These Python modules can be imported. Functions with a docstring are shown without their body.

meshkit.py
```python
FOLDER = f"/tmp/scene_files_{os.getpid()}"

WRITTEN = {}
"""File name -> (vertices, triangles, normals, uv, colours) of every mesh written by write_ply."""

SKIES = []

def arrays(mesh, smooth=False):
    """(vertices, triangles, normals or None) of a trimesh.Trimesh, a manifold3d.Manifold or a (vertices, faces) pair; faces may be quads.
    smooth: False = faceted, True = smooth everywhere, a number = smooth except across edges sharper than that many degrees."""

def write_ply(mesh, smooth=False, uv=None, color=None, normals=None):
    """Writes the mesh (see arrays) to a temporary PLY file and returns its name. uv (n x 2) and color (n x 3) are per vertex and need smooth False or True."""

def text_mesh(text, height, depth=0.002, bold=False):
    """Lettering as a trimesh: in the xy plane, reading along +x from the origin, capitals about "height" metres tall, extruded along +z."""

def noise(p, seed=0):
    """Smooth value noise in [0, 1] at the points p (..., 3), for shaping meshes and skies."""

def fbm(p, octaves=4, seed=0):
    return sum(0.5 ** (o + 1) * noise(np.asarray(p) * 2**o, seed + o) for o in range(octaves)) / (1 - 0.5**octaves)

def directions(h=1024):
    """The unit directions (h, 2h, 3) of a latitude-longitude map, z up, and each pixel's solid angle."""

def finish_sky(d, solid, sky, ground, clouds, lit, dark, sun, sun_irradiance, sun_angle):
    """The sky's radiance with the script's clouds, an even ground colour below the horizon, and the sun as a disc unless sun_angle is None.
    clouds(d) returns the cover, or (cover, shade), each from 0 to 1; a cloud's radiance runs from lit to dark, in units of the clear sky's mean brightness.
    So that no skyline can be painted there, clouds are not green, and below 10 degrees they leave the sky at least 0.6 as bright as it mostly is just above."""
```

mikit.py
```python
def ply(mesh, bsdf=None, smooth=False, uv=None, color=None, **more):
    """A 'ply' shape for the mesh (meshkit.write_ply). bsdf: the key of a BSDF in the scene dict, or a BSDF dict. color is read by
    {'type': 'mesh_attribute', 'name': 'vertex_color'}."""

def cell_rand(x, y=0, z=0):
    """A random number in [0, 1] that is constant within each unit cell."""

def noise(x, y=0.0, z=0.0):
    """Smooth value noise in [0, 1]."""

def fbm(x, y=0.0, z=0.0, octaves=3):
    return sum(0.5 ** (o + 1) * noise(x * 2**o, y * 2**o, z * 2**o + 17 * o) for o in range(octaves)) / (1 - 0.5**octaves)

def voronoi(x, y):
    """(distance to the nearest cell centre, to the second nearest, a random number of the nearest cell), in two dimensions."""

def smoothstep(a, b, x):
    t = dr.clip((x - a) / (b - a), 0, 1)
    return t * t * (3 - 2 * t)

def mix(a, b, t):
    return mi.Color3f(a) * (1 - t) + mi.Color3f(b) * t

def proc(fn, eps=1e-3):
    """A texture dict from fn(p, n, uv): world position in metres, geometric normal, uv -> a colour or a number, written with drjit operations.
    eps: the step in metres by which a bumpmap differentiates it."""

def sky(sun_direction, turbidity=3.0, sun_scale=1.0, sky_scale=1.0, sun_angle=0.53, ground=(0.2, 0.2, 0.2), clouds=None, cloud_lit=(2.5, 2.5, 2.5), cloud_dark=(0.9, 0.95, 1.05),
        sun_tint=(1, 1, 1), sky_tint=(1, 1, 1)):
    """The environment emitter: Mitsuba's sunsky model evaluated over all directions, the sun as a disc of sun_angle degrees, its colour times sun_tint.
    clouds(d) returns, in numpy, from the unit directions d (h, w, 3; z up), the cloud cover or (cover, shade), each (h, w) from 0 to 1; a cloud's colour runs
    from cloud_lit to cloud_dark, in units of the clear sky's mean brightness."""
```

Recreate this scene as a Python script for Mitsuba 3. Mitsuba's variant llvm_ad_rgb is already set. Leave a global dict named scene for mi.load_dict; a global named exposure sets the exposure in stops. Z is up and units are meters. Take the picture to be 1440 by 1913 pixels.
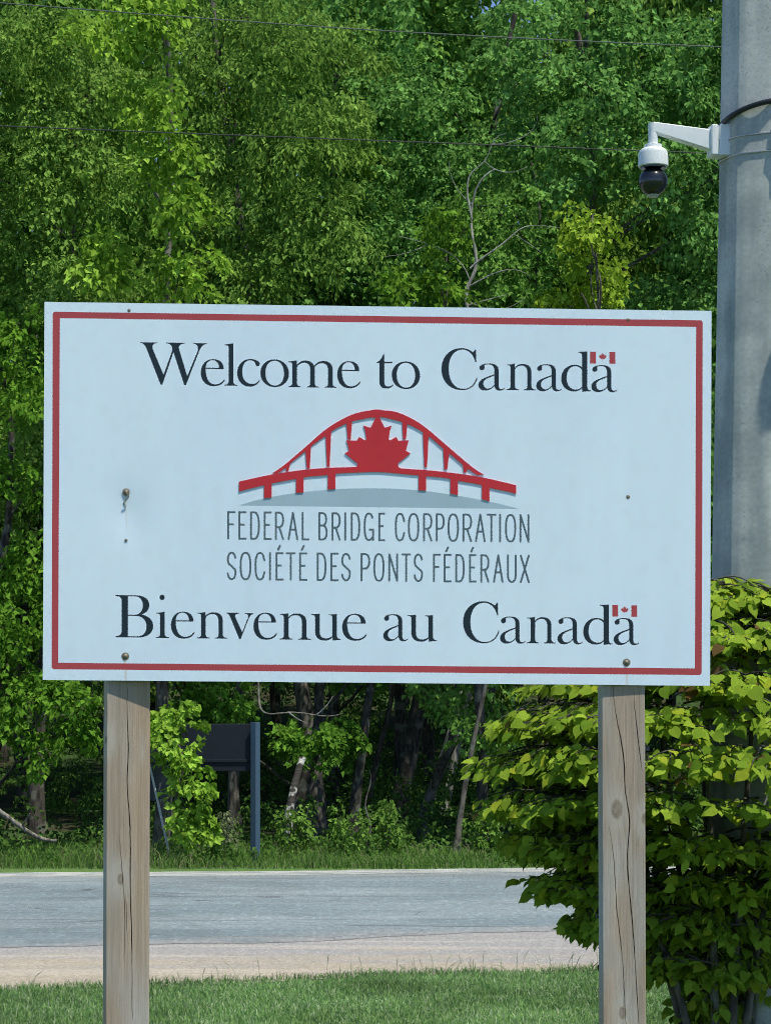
import math, random
import numpy as np, trimesh
import mitsuba as mi, drjit as dr
import mikit, meshkit
import manifold3d as m3
from shapely.geometry import Polygon, LineString, Point, box as sbox
from shapely.ops import unary_union
from shapely import affinity

# ------------------------------------------------------------------ camera, sky, exposure
F, CX, HY, EYE = 5000.0, 720.0, 1420.0, 1.7            # focal length in photo pixels, principal column, horizon row, eye height
T = mi.ScalarTransform4f
scene, labels = {}, {}
scene['camera'] = {'type': 'perspective', 'fov': 2 * math.degrees(math.atan(720 / F)), 'fov_axis': 'x', 'near_clip': 0.1, 'far_clip': 3000.0,
                   'principal_point_offset_x': 0.0, 'principal_point_offset_y': (956.5 - HY) / 1913.0,
                   'to_world': T().look_at(origin=[0, 0, EYE], target=[0, 10, EYE], up=[0, 0, 1])}
SUN = np.array([0.292, -0.309, 0.906])
scene['sky'] = mikit.sky(SUN.tolist(), turbidity=3.0, sun_tint=(0.87, 1.0, 1.09), sky_tint=(0.96, 1.0, 1.10))
exposure = 1.76

rng = np.random.default_rng(7)
random.seed(7)


def at(px, py, Y):
    """The point at depth Y seen at a pixel of the photograph (used to measure the place)."""
    return np.array([(px - CX) / F * Y, Y, EYE + (HY - py) / F * Y])


def on_ground(px, py):
    Y = EYE * F / (py - HY)
    return np.array([(px - CX) / F * Y, Y, 0.0])


def lin(r, g, b):
    c = np.array([r, g, b], float) / 255
    return np.where(c < 0.04045, c / 12.92, ((c + 0.055) / 1.055) ** 2.4)


def rgb(*c):
    return {'type': 'rgb', 'value': [float(x) for x in c]}


# ------------------------------------------------------------------ scene helpers
def numbered(name, parent=None):
    base = name if parent is None else parent + '__' + name
    k, n = base, 0
    while k in used:
        n += 1
        k = f'{base}_{n:03d}'
    used.add(k)
    return k


used = set()


def tag(key, label=None, cat=None, group=None, kind=None):
    d = labels.setdefault(key, {})
    for a, b in (('label', label), ('category', cat), ('group', group), ('kind', kind)):
        if b:
            d[a] = b
    return key


def thing(name, label, cat, group=None):
    return tag(numbered(name), label, cat, group)


def obj(name, mesh, bsdf, parent=None, smooth=False, **kw):
    key = numbered(name, parent)
    scene[key] = mikit.ply(mesh, bsdf, smooth=smooth, **kw)
    return key


def cat(meshes):
    return trimesh.util.concatenate([m for m in meshes])


def tube(pts, radii, n=10, caps=True, wob=0.0, seed=0):
    pts = np.asarray(pts, float)
    radii = np.broadcast_to(np.asarray(radii, float), (len(pts),))
    d = np.gradient(pts, axis=0)
    d /= np.linalg.norm(d, axis=1, keepdims=True)
    ref = np.array([0.13, 0.97, 0.21]) if abs(d[0] @ np.array([0.13, 0.97, 0.21])) < 0.9 else np.array([1.0, 0, 0])
    a = np.cross(d, ref)
    a /= np.linalg.norm(a, axis=1, keepdims=True)
    b = np.cross(d, a)
    th = np.arange(n) / n * 2 * np.pi
    r = radii[:, None] * np.ones(n)
    if wob:
        q = np.stack(np.broadcast_arrays(np.cos(th)[None] * 1.5, np.sin(th)[None] * 1.5, np.arange(len(pts))[:, None] * 0.7 + seed), -1)
        r = r * (1 + wob * (meshkit.noise(q, seed) - 0.5) * 2)
    v = pts[:, None] + r[..., None] * (np.cos(th)[None, :, None] * a[:, None] + np.sin(th)[None, :, None] * b[:, None])
    v = v.reshape(-1, 3)
    f = []
    i = np.arange(n)
    for k in range(len(pts) - 1):
        p, q = k * n + i, k * n + (i + 1) % n
        f += [np.stack([p, p + n, q], 1), np.stack([q, p + n, q + n], 1)]
    f = np.vstack(f)
    if caps:
        c0, c1 = len(v), len(v) + 1
        v = np.vstack([v, pts[:1], pts[-1:]])
        e = (len(pts) - 1) * n
        f = np.vstack([f, np.stack([np.full(n, c0), i, (i + 1) % n], 1), np.stack([np.full(n, c1), e + (i + 1) % n, e + i], 1)])
    m = trimesh.Trimesh(v, f, process=False)
    if m.volume < 0:
        m.invert()
    return m


def spline(pts, n=40):
    from scipy.interpolate import CubicSpline
    pts = np.asarray(pts, float)
    t = np.r_[0, np.cumsum(np.linalg.norm(np.diff(pts, axis=0), axis=1))]
    return CubicSpline(t, pts)(np.linspace(0, t[-1], n))


def lathe(profile, centre, n=40):
    m = trimesh.creation.revolve(np.asarray(profile, float), sections=n)
    m.apply_translation(centre)
    return m


def rbox(sx, sy, sz, r=0.004, seg=8):
    """A box with rounded edges, centred."""
    s = m3.Manifold.sphere(r, seg)
    h = [s.translate([x * (sx / 2 - r), y * (sy / 2 - r), z * (sz / 2 - r)]) for x in (-1, 1) for y in (-1, 1) for z in (-1, 1)]
    m = m3.Manifold.batch_hull(h)
    return m


def tm(man):
    g = man.to_mesh()
    return trimesh.Trimesh(np.array(g.vert_properties[:, :3]), np.array(g.tri_verts), process=False)


# ------------------------------------------------------------------ materials
def two(b):
    return {'type': 'twosided', 'bsdf': b}


def princ(base, rough=0.6, spec=0.4, **kw):
    return {'type': 'principled', 'base_color': base if isinstance(base, dict) else rgb(*base), 'roughness': rough, 'specular': spec, **kw}


def mat(name, b):
    scene[name] = b
    return name


C3 = mi.Color3f
fbm, noise, mix, sst = mikit.fbm, mikit.noise, mikit.mix, mikit.smoothstep


def panel_fn(p, n, uv):
    d = fbm(p.x * 2.3, p.z * 2.0, 3.0, 3)
    streak = fbm(p.x * 14.0, p.z * 1.2, 9.0, 3)
    c = mix((0.75, 0.875, 0.99), (0.725, 0.85, 0.98), sst(0.35, 0.7, d))
    c = c * (0.965 + 0.06 * streak)
    c = c * (1.0 - 0.018 * sst(0.52, 0.7, fbm(p.x * 30.0, p.z * 22.0, 4.0, 3)))
    for bx, bz, w in RUST:        # rust run from the bolts
        dx = p.x - bx - 0.004 * (noise(p.z * 40.0, 2.0) - 0.5)
        run = dr.exp(-dx * dx / (w * w)) * sst(bz + 0.005, bz - 0.012, p.z) * sst(bz - 0.16, bz - 0.02, p.z)
        c = mix(c, (0.62, 0.42, 0.16), dr.clip(run * 0.55, 0, 1))
    return c


RUST = []
mat('m_panel', {'type': 'principled', 'base_color': mikit.proc(panel_fn), 'roughness': 0.38, 'specular': 0.4})
mat('m_panel_edge', princ((0.55, 0.57, 0.58), 0.5))


def ink(c, v=0.12):
    def f(p, n, uv):
        return C3(*[float(x) for x in c]) * (1 - v / 2 + v * fbm(p.x * 9.0, p.z * 9.0, 1.0, 3))
    return mikit.proc(f)


mat('m_red', princ(ink((0.44, 0.065, 0.072)), 0.4))
mat('m_logo_red', princ(ink((0.56, 0.027, 0.036)), 0.42))
mat('m_dark_ink', princ(ink((0.012, 0.024, 0.034)), 0.4))
mat('m_grey_ink', princ(ink((0.085, 0.135, 0.165)), 0.42))
mat('m_hill_ink', princ(ink((0.38, 0.51, 0.60)), 0.42))


def wood(seed, knots):
    def f(p, n, uv):
        x, z = p.x * 1.0, p.z
        w = x + 0.010 * (fbm(z * 1.6, seed + 3.0, 0.0, 3) - 0.5)
        kn, kd = mi.Float(0), mi.Float(1)
        for kx, kz, kr in knots:
            dx, dz = x - kx, (z - kz) * 0.55
            d = dr.sqrt(dx * dx + dz * dz)
            w += dr.select(dx > 0, 1.0, -1.0) * 0.018 * dr.exp(-dr.square(d / (kr * 2.0)))
            kd = dr.minimum(kd, d)
            kn = dr.maximum(kn, sst(kr, kr * 0.6, d))
        g1 = noise(w * 130.0 + seed * 7, z * 0.9, p.y * 60.0)
        g2 = noise(w * 420.0 + seed * 3, z * 2.2, p.y * 200.0)
        fine = fbm(w * 900.0, z * 14.0, p.y * 500.0, 2)
        blot = fbm(x * 9.0, z * 2.6, seed + 0.5, 3)
        c = mix((0.30, 0.235, 0.175), (0.50, 0.405, 0.325), g1 * 0.55 + g2 * 0.45)
        c = mix(c, (0.44, 0.415, 0.385), sst(0.42, 0.72, blot) * 0.8)
        c = c * (0.72 + 0.56 * fine) * (0.86 + 0.28 * fbm(x * 30.0, z * 0.7, seed, 2))
        c = mix(c, (0.10, 0.075, 0.055), sst(0.78, 0.93, g1 * 0.6 + g2 * 0.4) * 0.75)
        halo = sst(0.055, 0.02, kd) * (1.0 - kn)
        c = mix(c, (0.50, 0.475, 0.43), halo * 0.5)
        c = mix(c, mix((0.17, 0.135, 0.105), (0.33, 0.28, 0.23), noise(x * 190.0, z * 120.0, seed)), kn * 0.75)
        warm = sst(0.55, 0.75, fbm(x * 14.0, z * 1.1, seed + 9.0, 3))
        c = mix(c, c * C3(1.02, 0.86, 0.70), warm * 0.4)
        c = c * 0.94
        return c
    return f


def wood_h(seed):
    def f(p, n, uv):
        return noise(p.x * 260.0 + seed, p.z * 2.2, p.y * 260.0) * 0.6 + fbm(p.x * 800.0, p.z * 12.0, p.y * 800.0, 2) * 0.4
    return f


KN1 = [tuple(at(225, 1643, 8.55)[[0, 2]]) + (0.012,), tuple(at(196, 1382, 8.55)[[0, 2]]) + (0.009,)]
KN2 = [tuple(at(1152, 1512, 8.6)[[0, 2]]) + (0.021,), tuple(at(1163, 1893, 8.6)[[0, 2]]) + (0.014,), tuple(at(1204, 1530, 8.6)[[0, 2]]) + (0.012,)]
for i, kn in enumerate((KN1, KN2)):
    mat(f'm_wood_{i}', {'type': 'bumpmap', 'arbitrary': {**mikit.proc(wood_h(3.0 * i + 1), eps=0.0008)}, 'scale': 0.0012,
                        'bsdf': princ(mikit.proc(wood(2.0 + 5 * i, kn)), 0.85, 0.2)})


def concrete(p, n, uv):
    ang = dr.atan2(p.x - 2.02, -(p.y - 14.0))
    b = fbm(ang * 3.0, p.z * 1.3, 1.0, 4)
    s = fbm(p.x * 55.0, p.y * 55.0, p.z * 55.0, 3)
    pit = sst(0.72, 0.84, noise(p.x * 110.0, p.y * 110.0, p.z * 90.0)) * sst(0.45, 0.6, b)
    hb = fbm(p.z * 6.0, ang * 0.8, 5.0, 3)
    c = mix((0.34, 0.365, 0.365), (0.57, 0.58, 0.555), sst(0.3, 0.72, b * 0.55 + hb * 0.45))
    c = c * (0.84 + 0.32 * s)
    return mix(c, (0.13, 0.14, 0.145), pit * 0.35)


mat('m_concrete', princ(mikit.proc(concrete), 0.85, 0.25))
mat('m_white_metal', princ((0.74, 0.77, 0.79), 0.35, 0.5))
mat('m_black_rubber', princ((0.012, 0.014, 0.017), 0.4, 0.5))
mat('m_dome', {'type': 'principled', 'base_color': rgb(0.006, 0.007, 0.012), 'roughness': 0.08, 'specular': 0.6, 'clearcoat': 1.0, 'clearcoat_gloss': 0.95})
mat('m_grey_plastic', princ((0.45, 0.46, 0.45), 0.4))
mat('m_steel', {'type': 'roughconductor', 'material': 'Cr', 'alpha': 0.3})
mat('m_rusty', princ((0.20, 0.18, 0.135), 0.55, 0.4, metallic=0.4))
mat('m_wire', princ((0.02, 0.025, 0.025), 0.5, 0.5))
mat('m_wire_pale', princ((0.08, 0.10, 0.09), 0.5, 0.5))
mat('m_navy', princ((0.010, 0.015, 0.024), 0.6, 0.3))
mat('m_blue_steel', princ((0.06, 0.105, 0.16), 0.45, 0.5))
mat('m_sign_back', princ((0.055, 0.065, 0.075), 0.5, 0.4))
mat('m_galv', princ((0.55, 0.56, 0.54), 0.5, 0.5))


def bark_fn(c0, c1):
    def f(p, n, uv):
        v = fbm(p.x * 22.0, p.y * 22.0, p.z * 4.0, 4)
        lich = sst(0.55, 0.7, fbm(p.x * 6.0, p.y * 6.0, p.z * 5.0, 3))
        return mix(mix(c0, c1, sst(0.3, 0.7, v)), (0.25, 0.26, 0.22), lich * 0.4)
    return f


mat('m_bark', princ(mikit.proc(bark_fn((0.055, 0.048, 0.042), (0.16, 0.145, 0.125))), 0.9, 0.2))
mat('m_bark_dark', princ(mikit.proc(bark_fn((0.03, 0.027, 0.025), (0.09, 0.08, 0.07))), 0.9, 0.2))
mat('m_bark_pale', princ(mikit.proc(bark_fn((0.20, 0.19, 0.17), (0.42, 0.40, 0.37))), 0.85, 0.2))

mat('m_log', princ(mikit.proc(bark_fn((0.10, 0.09, 0.075), (0.26, 0.235, 0.2))), 0.9, 0.2))


def birch_fn(p, n, uv):
    v = fbm(p.x * 7.0, p.y * 7.0, p.z * 6.0, 3)
    d = sst(0.5, 0.62, fbm(p.x * 9.0, p.y * 9.0, p.z * 60.0, 2))
    return mix(mix((0.05, 0.045, 0.04), (0.62, 0.60, 0.56), sst(0.47, 0.56, v)), (0.09, 0.08, 0.07), d * 0.6)


mat('m_birch', princ(mikit.proc(birch_fn), 0.8, 0.2))
VC = {'type': 'mesh_attribute', 'name': 'vertex_color'}
mat('m_leaf', {'type': 'principledthin', 'base_color': VC, 'roughness': 0.38, 'diff_trans': 0.72, 'eta': 1.45})
mat('m_leaf_shrub', {'type': 'principledthin', 'base_color': VC, 'roughness': 0.52, 'diff_trans': 0.8, 'eta': 1.45})
mat('m_blade', {'type': 'principledthin', 'base_color': VC, 'roughness': 0.5, 'diff_trans': 0.6, 'eta': 1.4})

# ------------------------------------------------------------------ the sign: its plane and the measuring of the print on it
YL, YR = 8.527, 8.600
TL, TR, BR, BL = at(83, 563, YL), at(1329, 580, YR), at(1326, 1281, YR), at(80, 1270, YL)
SU = (TR - TL) / np.linalg.norm(TR - TL)
SN = np.cross(SU, TL - BL)
SN /= np.linalg.norm(SN)
SN = SN if SN[1] < 0 else -SN                       # towards the road user
SV = np.cross(SN, SU)                                 # up the board
SV = SV if SV[2] > 0 else -SV
EYEP = np.array([0, 0, EYE])


def loc(px, py):
    """Board coordinates (metres right of and above the board's top left corner) of print measured in the photograph."""
    d = np.stack([(np.asarray(px, float) - CX) / F, np.ones(np.shape(px)), (HY - np.asarray(py, float)) / F], -1)
    t = ((TL - EYEP) @ SN) / (d @ SN)
    q = EYEP + d * t[..., None] - TL
    return np.stack([q @ SU, q @ SV], -1)


def on_board(mesh):
    """From board coordinates (x right, y up, z out of the face) to the world."""
    m = mesh.copy()
    M = np.eye(4)
    M[:3, 0], M[:3, 1], M[:3, 2], M[:3, 3] = SU, SV, SN, TL
    m.apply_transform(M)
    return m


def extrude(shape, depth, z0=0.0):
    out = []
    for g in getattr(shape, 'geoms', [shape]):
        if g.area > 1e-9:
            e = trimesh.creation.extrude_polygon(g, depth, engine='earcut')
            e.apply_translation([0, 0, z0])
            out.append(e)
    return cat(out)


def path(s, n=9):
    """M L C Q Z with absolute coordinates -> rings."""
    toks = s.replace(',', ' ').replace('M', ' M ').replace('L', ' L ').replace('C', ' C ').replace('Q', ' Q ').replace('Z', ' Z ').split()
    rings, cur, i, cmd = [], [], 0, None
    while i < len(toks):
        if toks[i] in 'MLCQZ':
            cmd = toks[i]
            i += 1
            if cmd == 'Z':
                rings.append(np.array(cur))
                cur = []
            continue
        k = {'M': 1, 'L': 1, 'Q': 2, 'C': 3}[cmd]
        pts = np.array([float(x) for x in toks[i:i + 2 * k]]).reshape(k, 2)
        i += 2 * k
        if k == 1:
            cur.append(tuple(pts[0]))
        else:
            p0 = np.array(cur[-1])
            for t in np.linspace(0, 1, n + 1)[1:]:
                if k == 2:
                    q = (1 - t) ** 2 * p0 + 2 * t * (1 - t) * pts[0] + t * t * pts[1]
                else:
                    q = (1 - t) ** 3 * p0 + 3 * t * (1 - t) ** 2 * pts[0] + 3 * t * t * (1 - t) * pts[1] + t ** 3 * pts[2]
                cur.append(tuple(q))
    return rings


# Roman lettering: outline, scale of the drawing, left edge, right edge, baseline
GL = {
    'W': ('M10,88 L310,88 L310,97 Q212,103 226,192 L410,628 L555,225 Q572,108 445,97 L445,88 L780,88 L780,97 Q652,108 670,190 L808,645 L985,220 Q1006,108 905,97 L905,89 L1145,89 L1145,97 Q1058,106 1012,220 L787,797 L757,797 L577,250 L390,797 L360,797 L112,165 Q76,100 10,97 Z', 9.0, 10, 1145, 795),
    'e': ('M725,318 L578,318 C578,400 605,447 655,447 C690,447 712,428 731,405 L738,411 C718,446 688,463 640,463 C578,463 537,418 537,350 C537,283 578,235 640,235 C695,235 728,268 727,318 Z M578,308 L688,308 C688,270 665,244 634,244 C602,244 580,270 578,308 Z', 4.5, 537, 738, 457),
    'B': ('M70,98 L240,98 C315,98 355,130 355,178 C355,222 325,250 288,259 C345,268 388,300 388,355 C388,415 340,453 255,453 L70,453 L70,445 C110,440 122,428 122,400 L122,150 C122,120 110,108 70,106 Z M176,107 L176,262 L228,262 C275,262 300,230 300,182 C300,135 275,107 228,107 Z M176,272 L176,443 L250,443 C305,443 331,410 331,358 C331,305 295,272 240,272 Z', 4.5, 70, 388, 453),
    'i': ('M412,246 C440,244 460,240 485,236 L485,420 C485,440 495,448 522,450 L522,457 L410,457 L410,450 C440,448 446,440 446,420 L446,275 C446,257 440,252 412,252 Z M463,93 C492,93 492,138 463,138 C434,138 434,93 463,93 Z', 4.5, 410, 522, 456),
    'n': ('M757,246 C790,246 810,242 827,238 L827,272 C846,250 868,240 895,240 C945,240 973,265 973,310 L973,425 C973,445 985,452 1010,454 L1010,461 L905,461 L905,454 C930,452 936,445 936,425 L936,315 C936,275 920,255 885,255 C862,255 841,266 829,288 L829,425 C829,445 838,452 862,454 L862,461 L755,461 L755,454 C782,452 790,445 790,425 L790,275 C790,258 782,252 757,252 Z', 4.5, 755, 1010, 460),
    'v': ('M1005,244 L1110,244 L1110,251 C1080,255 1070,262 1080,285 L1136,405 L1180,295 C1192,268 1190,256 1160,251 L1160,245 L1232,245 L1232,251 C1210,256 1202,268 1190,295 L1122,467 L1112,467 L1038,290 C1026,262 1022,254 1005,252 Z', 4.5, 1005, 1232, 461),
    'u': ('M415,236 C445,236 465,234 482,232 L482,370 C482,405 498,421 528,421 C550,421 570,412 578,400 L578,265 C578,246 572,242 550,241 L550,236 C575,236 595,234 613,232 L613,395 C613,415 622,424 645,427 L645,432 C620,432 600,434 585,438 L580,436 L580,412 C565,430 545,439 520,439 C470,439 446,412 446,370 L446,268 C446,248 440,242 415,242 Z', 4.114, 415, 645, 433),
    'a': ('M1117,290 C1117,255 1095,235 1050,235 C1005,235 976,250 976,270 C976,281 984,288 994,288 C1006,288 1015,279 1015,266 C1015,257 1009,252 1013,248 C1018,244 1030,243 1042,243 C1072,243 1085,258 1085,295 L1085,318 C1045,336 969,352 969,400 C969,428 988,444 1018,444 C1048,444 1070,426 1087,409 C1090,431 1102,443 1122,443 C1140,443 1152,437 1162,426 L1158,421 C1150,429 1142,432 1135,431 C1122,430 1117,420 1117,400 Z M1085,328 L1085,398 C1070,418 1055,428 1038,428 C1018,428 1005,412 1005,390 C1005,355 1050,345 1085,328 Z', 4.114, 969, 1162, 438),
    'C': ('M340,98 L343,186 L335,186 C322,135 290,99 245,99 C185,99 146,155 146,235 C146,320 185,377 248,377 C295,377 330,345 344,295 L351,298 C340,350 300,386 240,386 C150,386 94,325 94,238 C94,150 155,88 240,88 C275,88 300,102 318,117 C324,111 329,106 331,98 Z', 3.789, 94, 351, 382),
    'd': ('M1062,113 C1085,113 1105,112 1126,110 L1126,355 C1126,378 1132,384 1152,386 L1152,392 C1128,392 1110,393 1093,397 L1089,394 L1089,372 C1074,387 1055,395 1032,395 C980,395 944,358 944,305 C944,248 985,206 1038,206 C1060,206 1078,212 1089,223 L1089,148 C1089,126 1085,120 1062,119 Z M1089,242 C1078,226 1062,216 1042,216 C1005,216 982,250 982,302 C982,350 1008,381 1045,381 C1064,381 1080,373 1089,360 Z', 3.789, 944, 1152, 391),
    'l': ('M520,69 C540,68 555,65 569,62 L569,275 C569,295 575,300 593,301 L593,306 L517,306 L517,301 C536,300 542,295 542,275 L542,92 C542,78 538,74 520,74 Z', 3.064, 517, 593, 305),
    'c': ('M721,180 C718,165 692,154 668,154 C622,154 591,190 591,236 C591,282 622,313 662,313 C690,313 710,299 723,276 L718,273 C708,289 694,297 677,297 C640,297 620,268 620,228 C620,188 638,162 664,162 C680,162 690,167 694,178 C697,190 702,197 710,195 C716,193 721,188 721,180 Z', 3.064, 591, 723, 309),
    'o': ('M806,155 C855,155 888,190 888,236 C888,280 854,314 806,314 C758,314 724,280 724,234 C724,190 757,155 806,155 Z M806,163 C775,163 753,190 753,232 C753,276 775,305 806,305 C838,305 859,278 859,236 C859,192 838,163 806,163 Z', 3.064, 724, 888, 310),
    'm': ('M885,169 C905,168 920,165 933,162 L933,188 C946,172 962,163 982,163 C1008,163 1024,175 1031,192 C1046,174 1064,164 1085,164 C1118,164 1138,182 1138,212 L1138,290 C1138,306 1145,311 1160,312 L1160,317 L1090,317 L1090,312 C1106,311 1111,306 1111,290 L1111,216 C1111,190 1098,177 1075,177 C1060,177 1044,186 1035,202 L1036,214 L1036,290 C1036,306 1042,311 1058,312 L1058,317 L990,317 L990,312 C1005,310 1009,305 1009,290 L1009,214 C1009,190 997,176 974,176 C958,176 942,186 934,202 L934,290 C934,306 940,310 955,311 L955,316 L886,316 L886,311 C902,309 907,304 907,290 L907,192 C907,178 902,174 885,174 Z', 3.064, 885, 1160, 315),
    't': ('M40,165 C58,158 68,145 75,122 L82,122 L82,163 L126,163 L126,170 L82,170 L82,275 C82,292 90,298 102,298 C114,298 122,294 128,287 L131,292 C122,304 108,310 92,310 C66,310 55,297 55,275 L55,170 L40,170 Z', 2.939, 40, 131, 306),
}
ROMAN = [
    [('W', 261, 387.2, 718), ('e', 375, 420.5, 719.4), ('l', 418.8, 443.6, 719.6), ('c', 443, 486, 720.4), ('o', 486.3, 539.8, 721.2), ('m', 538.8, 628.6, 722.6), ('e', 629.8, 673.5, 723.2),
     ('t', 703.6, 734.6, 723.8), ('o', 731.5, 784.6, 725), ('C', 824.4, 891.8, 727), ('a', 893.5, 942.8, 727.6), ('n', 945.9, 1000.6, 728), ('a', 1001.3, 1049.4, 729), ('d', 1048, 1103.8, 729.6), ('a', 1104.4, 1153, 730.6)],
    [('B', 215.6, 286.2, 1190.6), ('i', 291, 316, 1191.4), ('e', 319.3, 364, 1191.6), ('n', 367.8, 424.5, 1192.4), ('v', 423.3, 473.8, 1192.8), ('e', 473.3, 518, 1193.6), ('n', 521.8, 581, 1194.6),
     ('u', 581, 637, 1195.2), ('e', 639, 685.6, 1195.6), ('a', 715.8, 762.3, 1196.4), ('u', 760.7, 816.3, 1197.2), ('C', 864.8, 932.6, 1200.4), ('a', 933.7, 981.5, 1200.9), ('n', 983.8, 1037.6, 1201.4), ('a', 1041, 1088.5, 1202.2), ('d', 1089.2, 1144, 1203), ('a', 1146, 1194, 1203.6)]]


def to_loc(poly):
    """A polygon in photo pixels to board coordinates."""
    def f(r):
        r = np.asarray(r)
        return loc(r[:, 0], r[:, 1])
    ps = []
    for g in getattr(poly, 'geoms', [poly]):
        ps.append(Polygon(f(g.exterior.coords), [f(h.coords) for h in g.interiors]))
    return unary_union(ps).buffer(0)


def glyph(ch, x0, x1, base):
    s, k, a, b, y0 = GL[ch]
    sx, out = (x1 - x0) / (b - a), None
    for r in path(s):
        q = np.stack([x0 + (r[:, 0] - a) * sx, base + (r[:, 1] - y0) / k + 0.0144 * (r[:, 0] - (a + b) / 2) * sx], 1)
        g = Polygon(q).buffer(0)
        out = g if out is None else out.symmetric_difference(g)
    return out


# Condensed lettering: strokes on a unit cell (x 0..1, y 0..1 of the capital height), drawn with a round pen
def arc(cx, cy, rx, ry, a0, a1, n=22):
    t = np.radians(np.linspace(a0, a1, n))
    return np.stack([cx + rx * np.cos(t), cy + ry * np.sin(t)], 1)


def sup(cx, cy, rx, ry, a0=0, a1=360, n=40, e=2.5):
    t = np.radians(np.linspace(a0, a1, n))
    c, s = np.cos(t), np.sin(t)
    return np.stack([cx + rx * np.sign(c) * abs(c) ** (2 / e), cy + ry * np.sign(s) * abs(s) ** (2 / e)], 1)


def bowl(y0, y1, xm=1.0):
    return np.vstack([[[0, y1], [0.35, y1]], sup(0.35, (y0 + y1) / 2, xm - 0.35, (y1 - y0) / 2, 90, -90, 24)[1:-1], [[0.35, y0], [0, y0]]])


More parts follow.
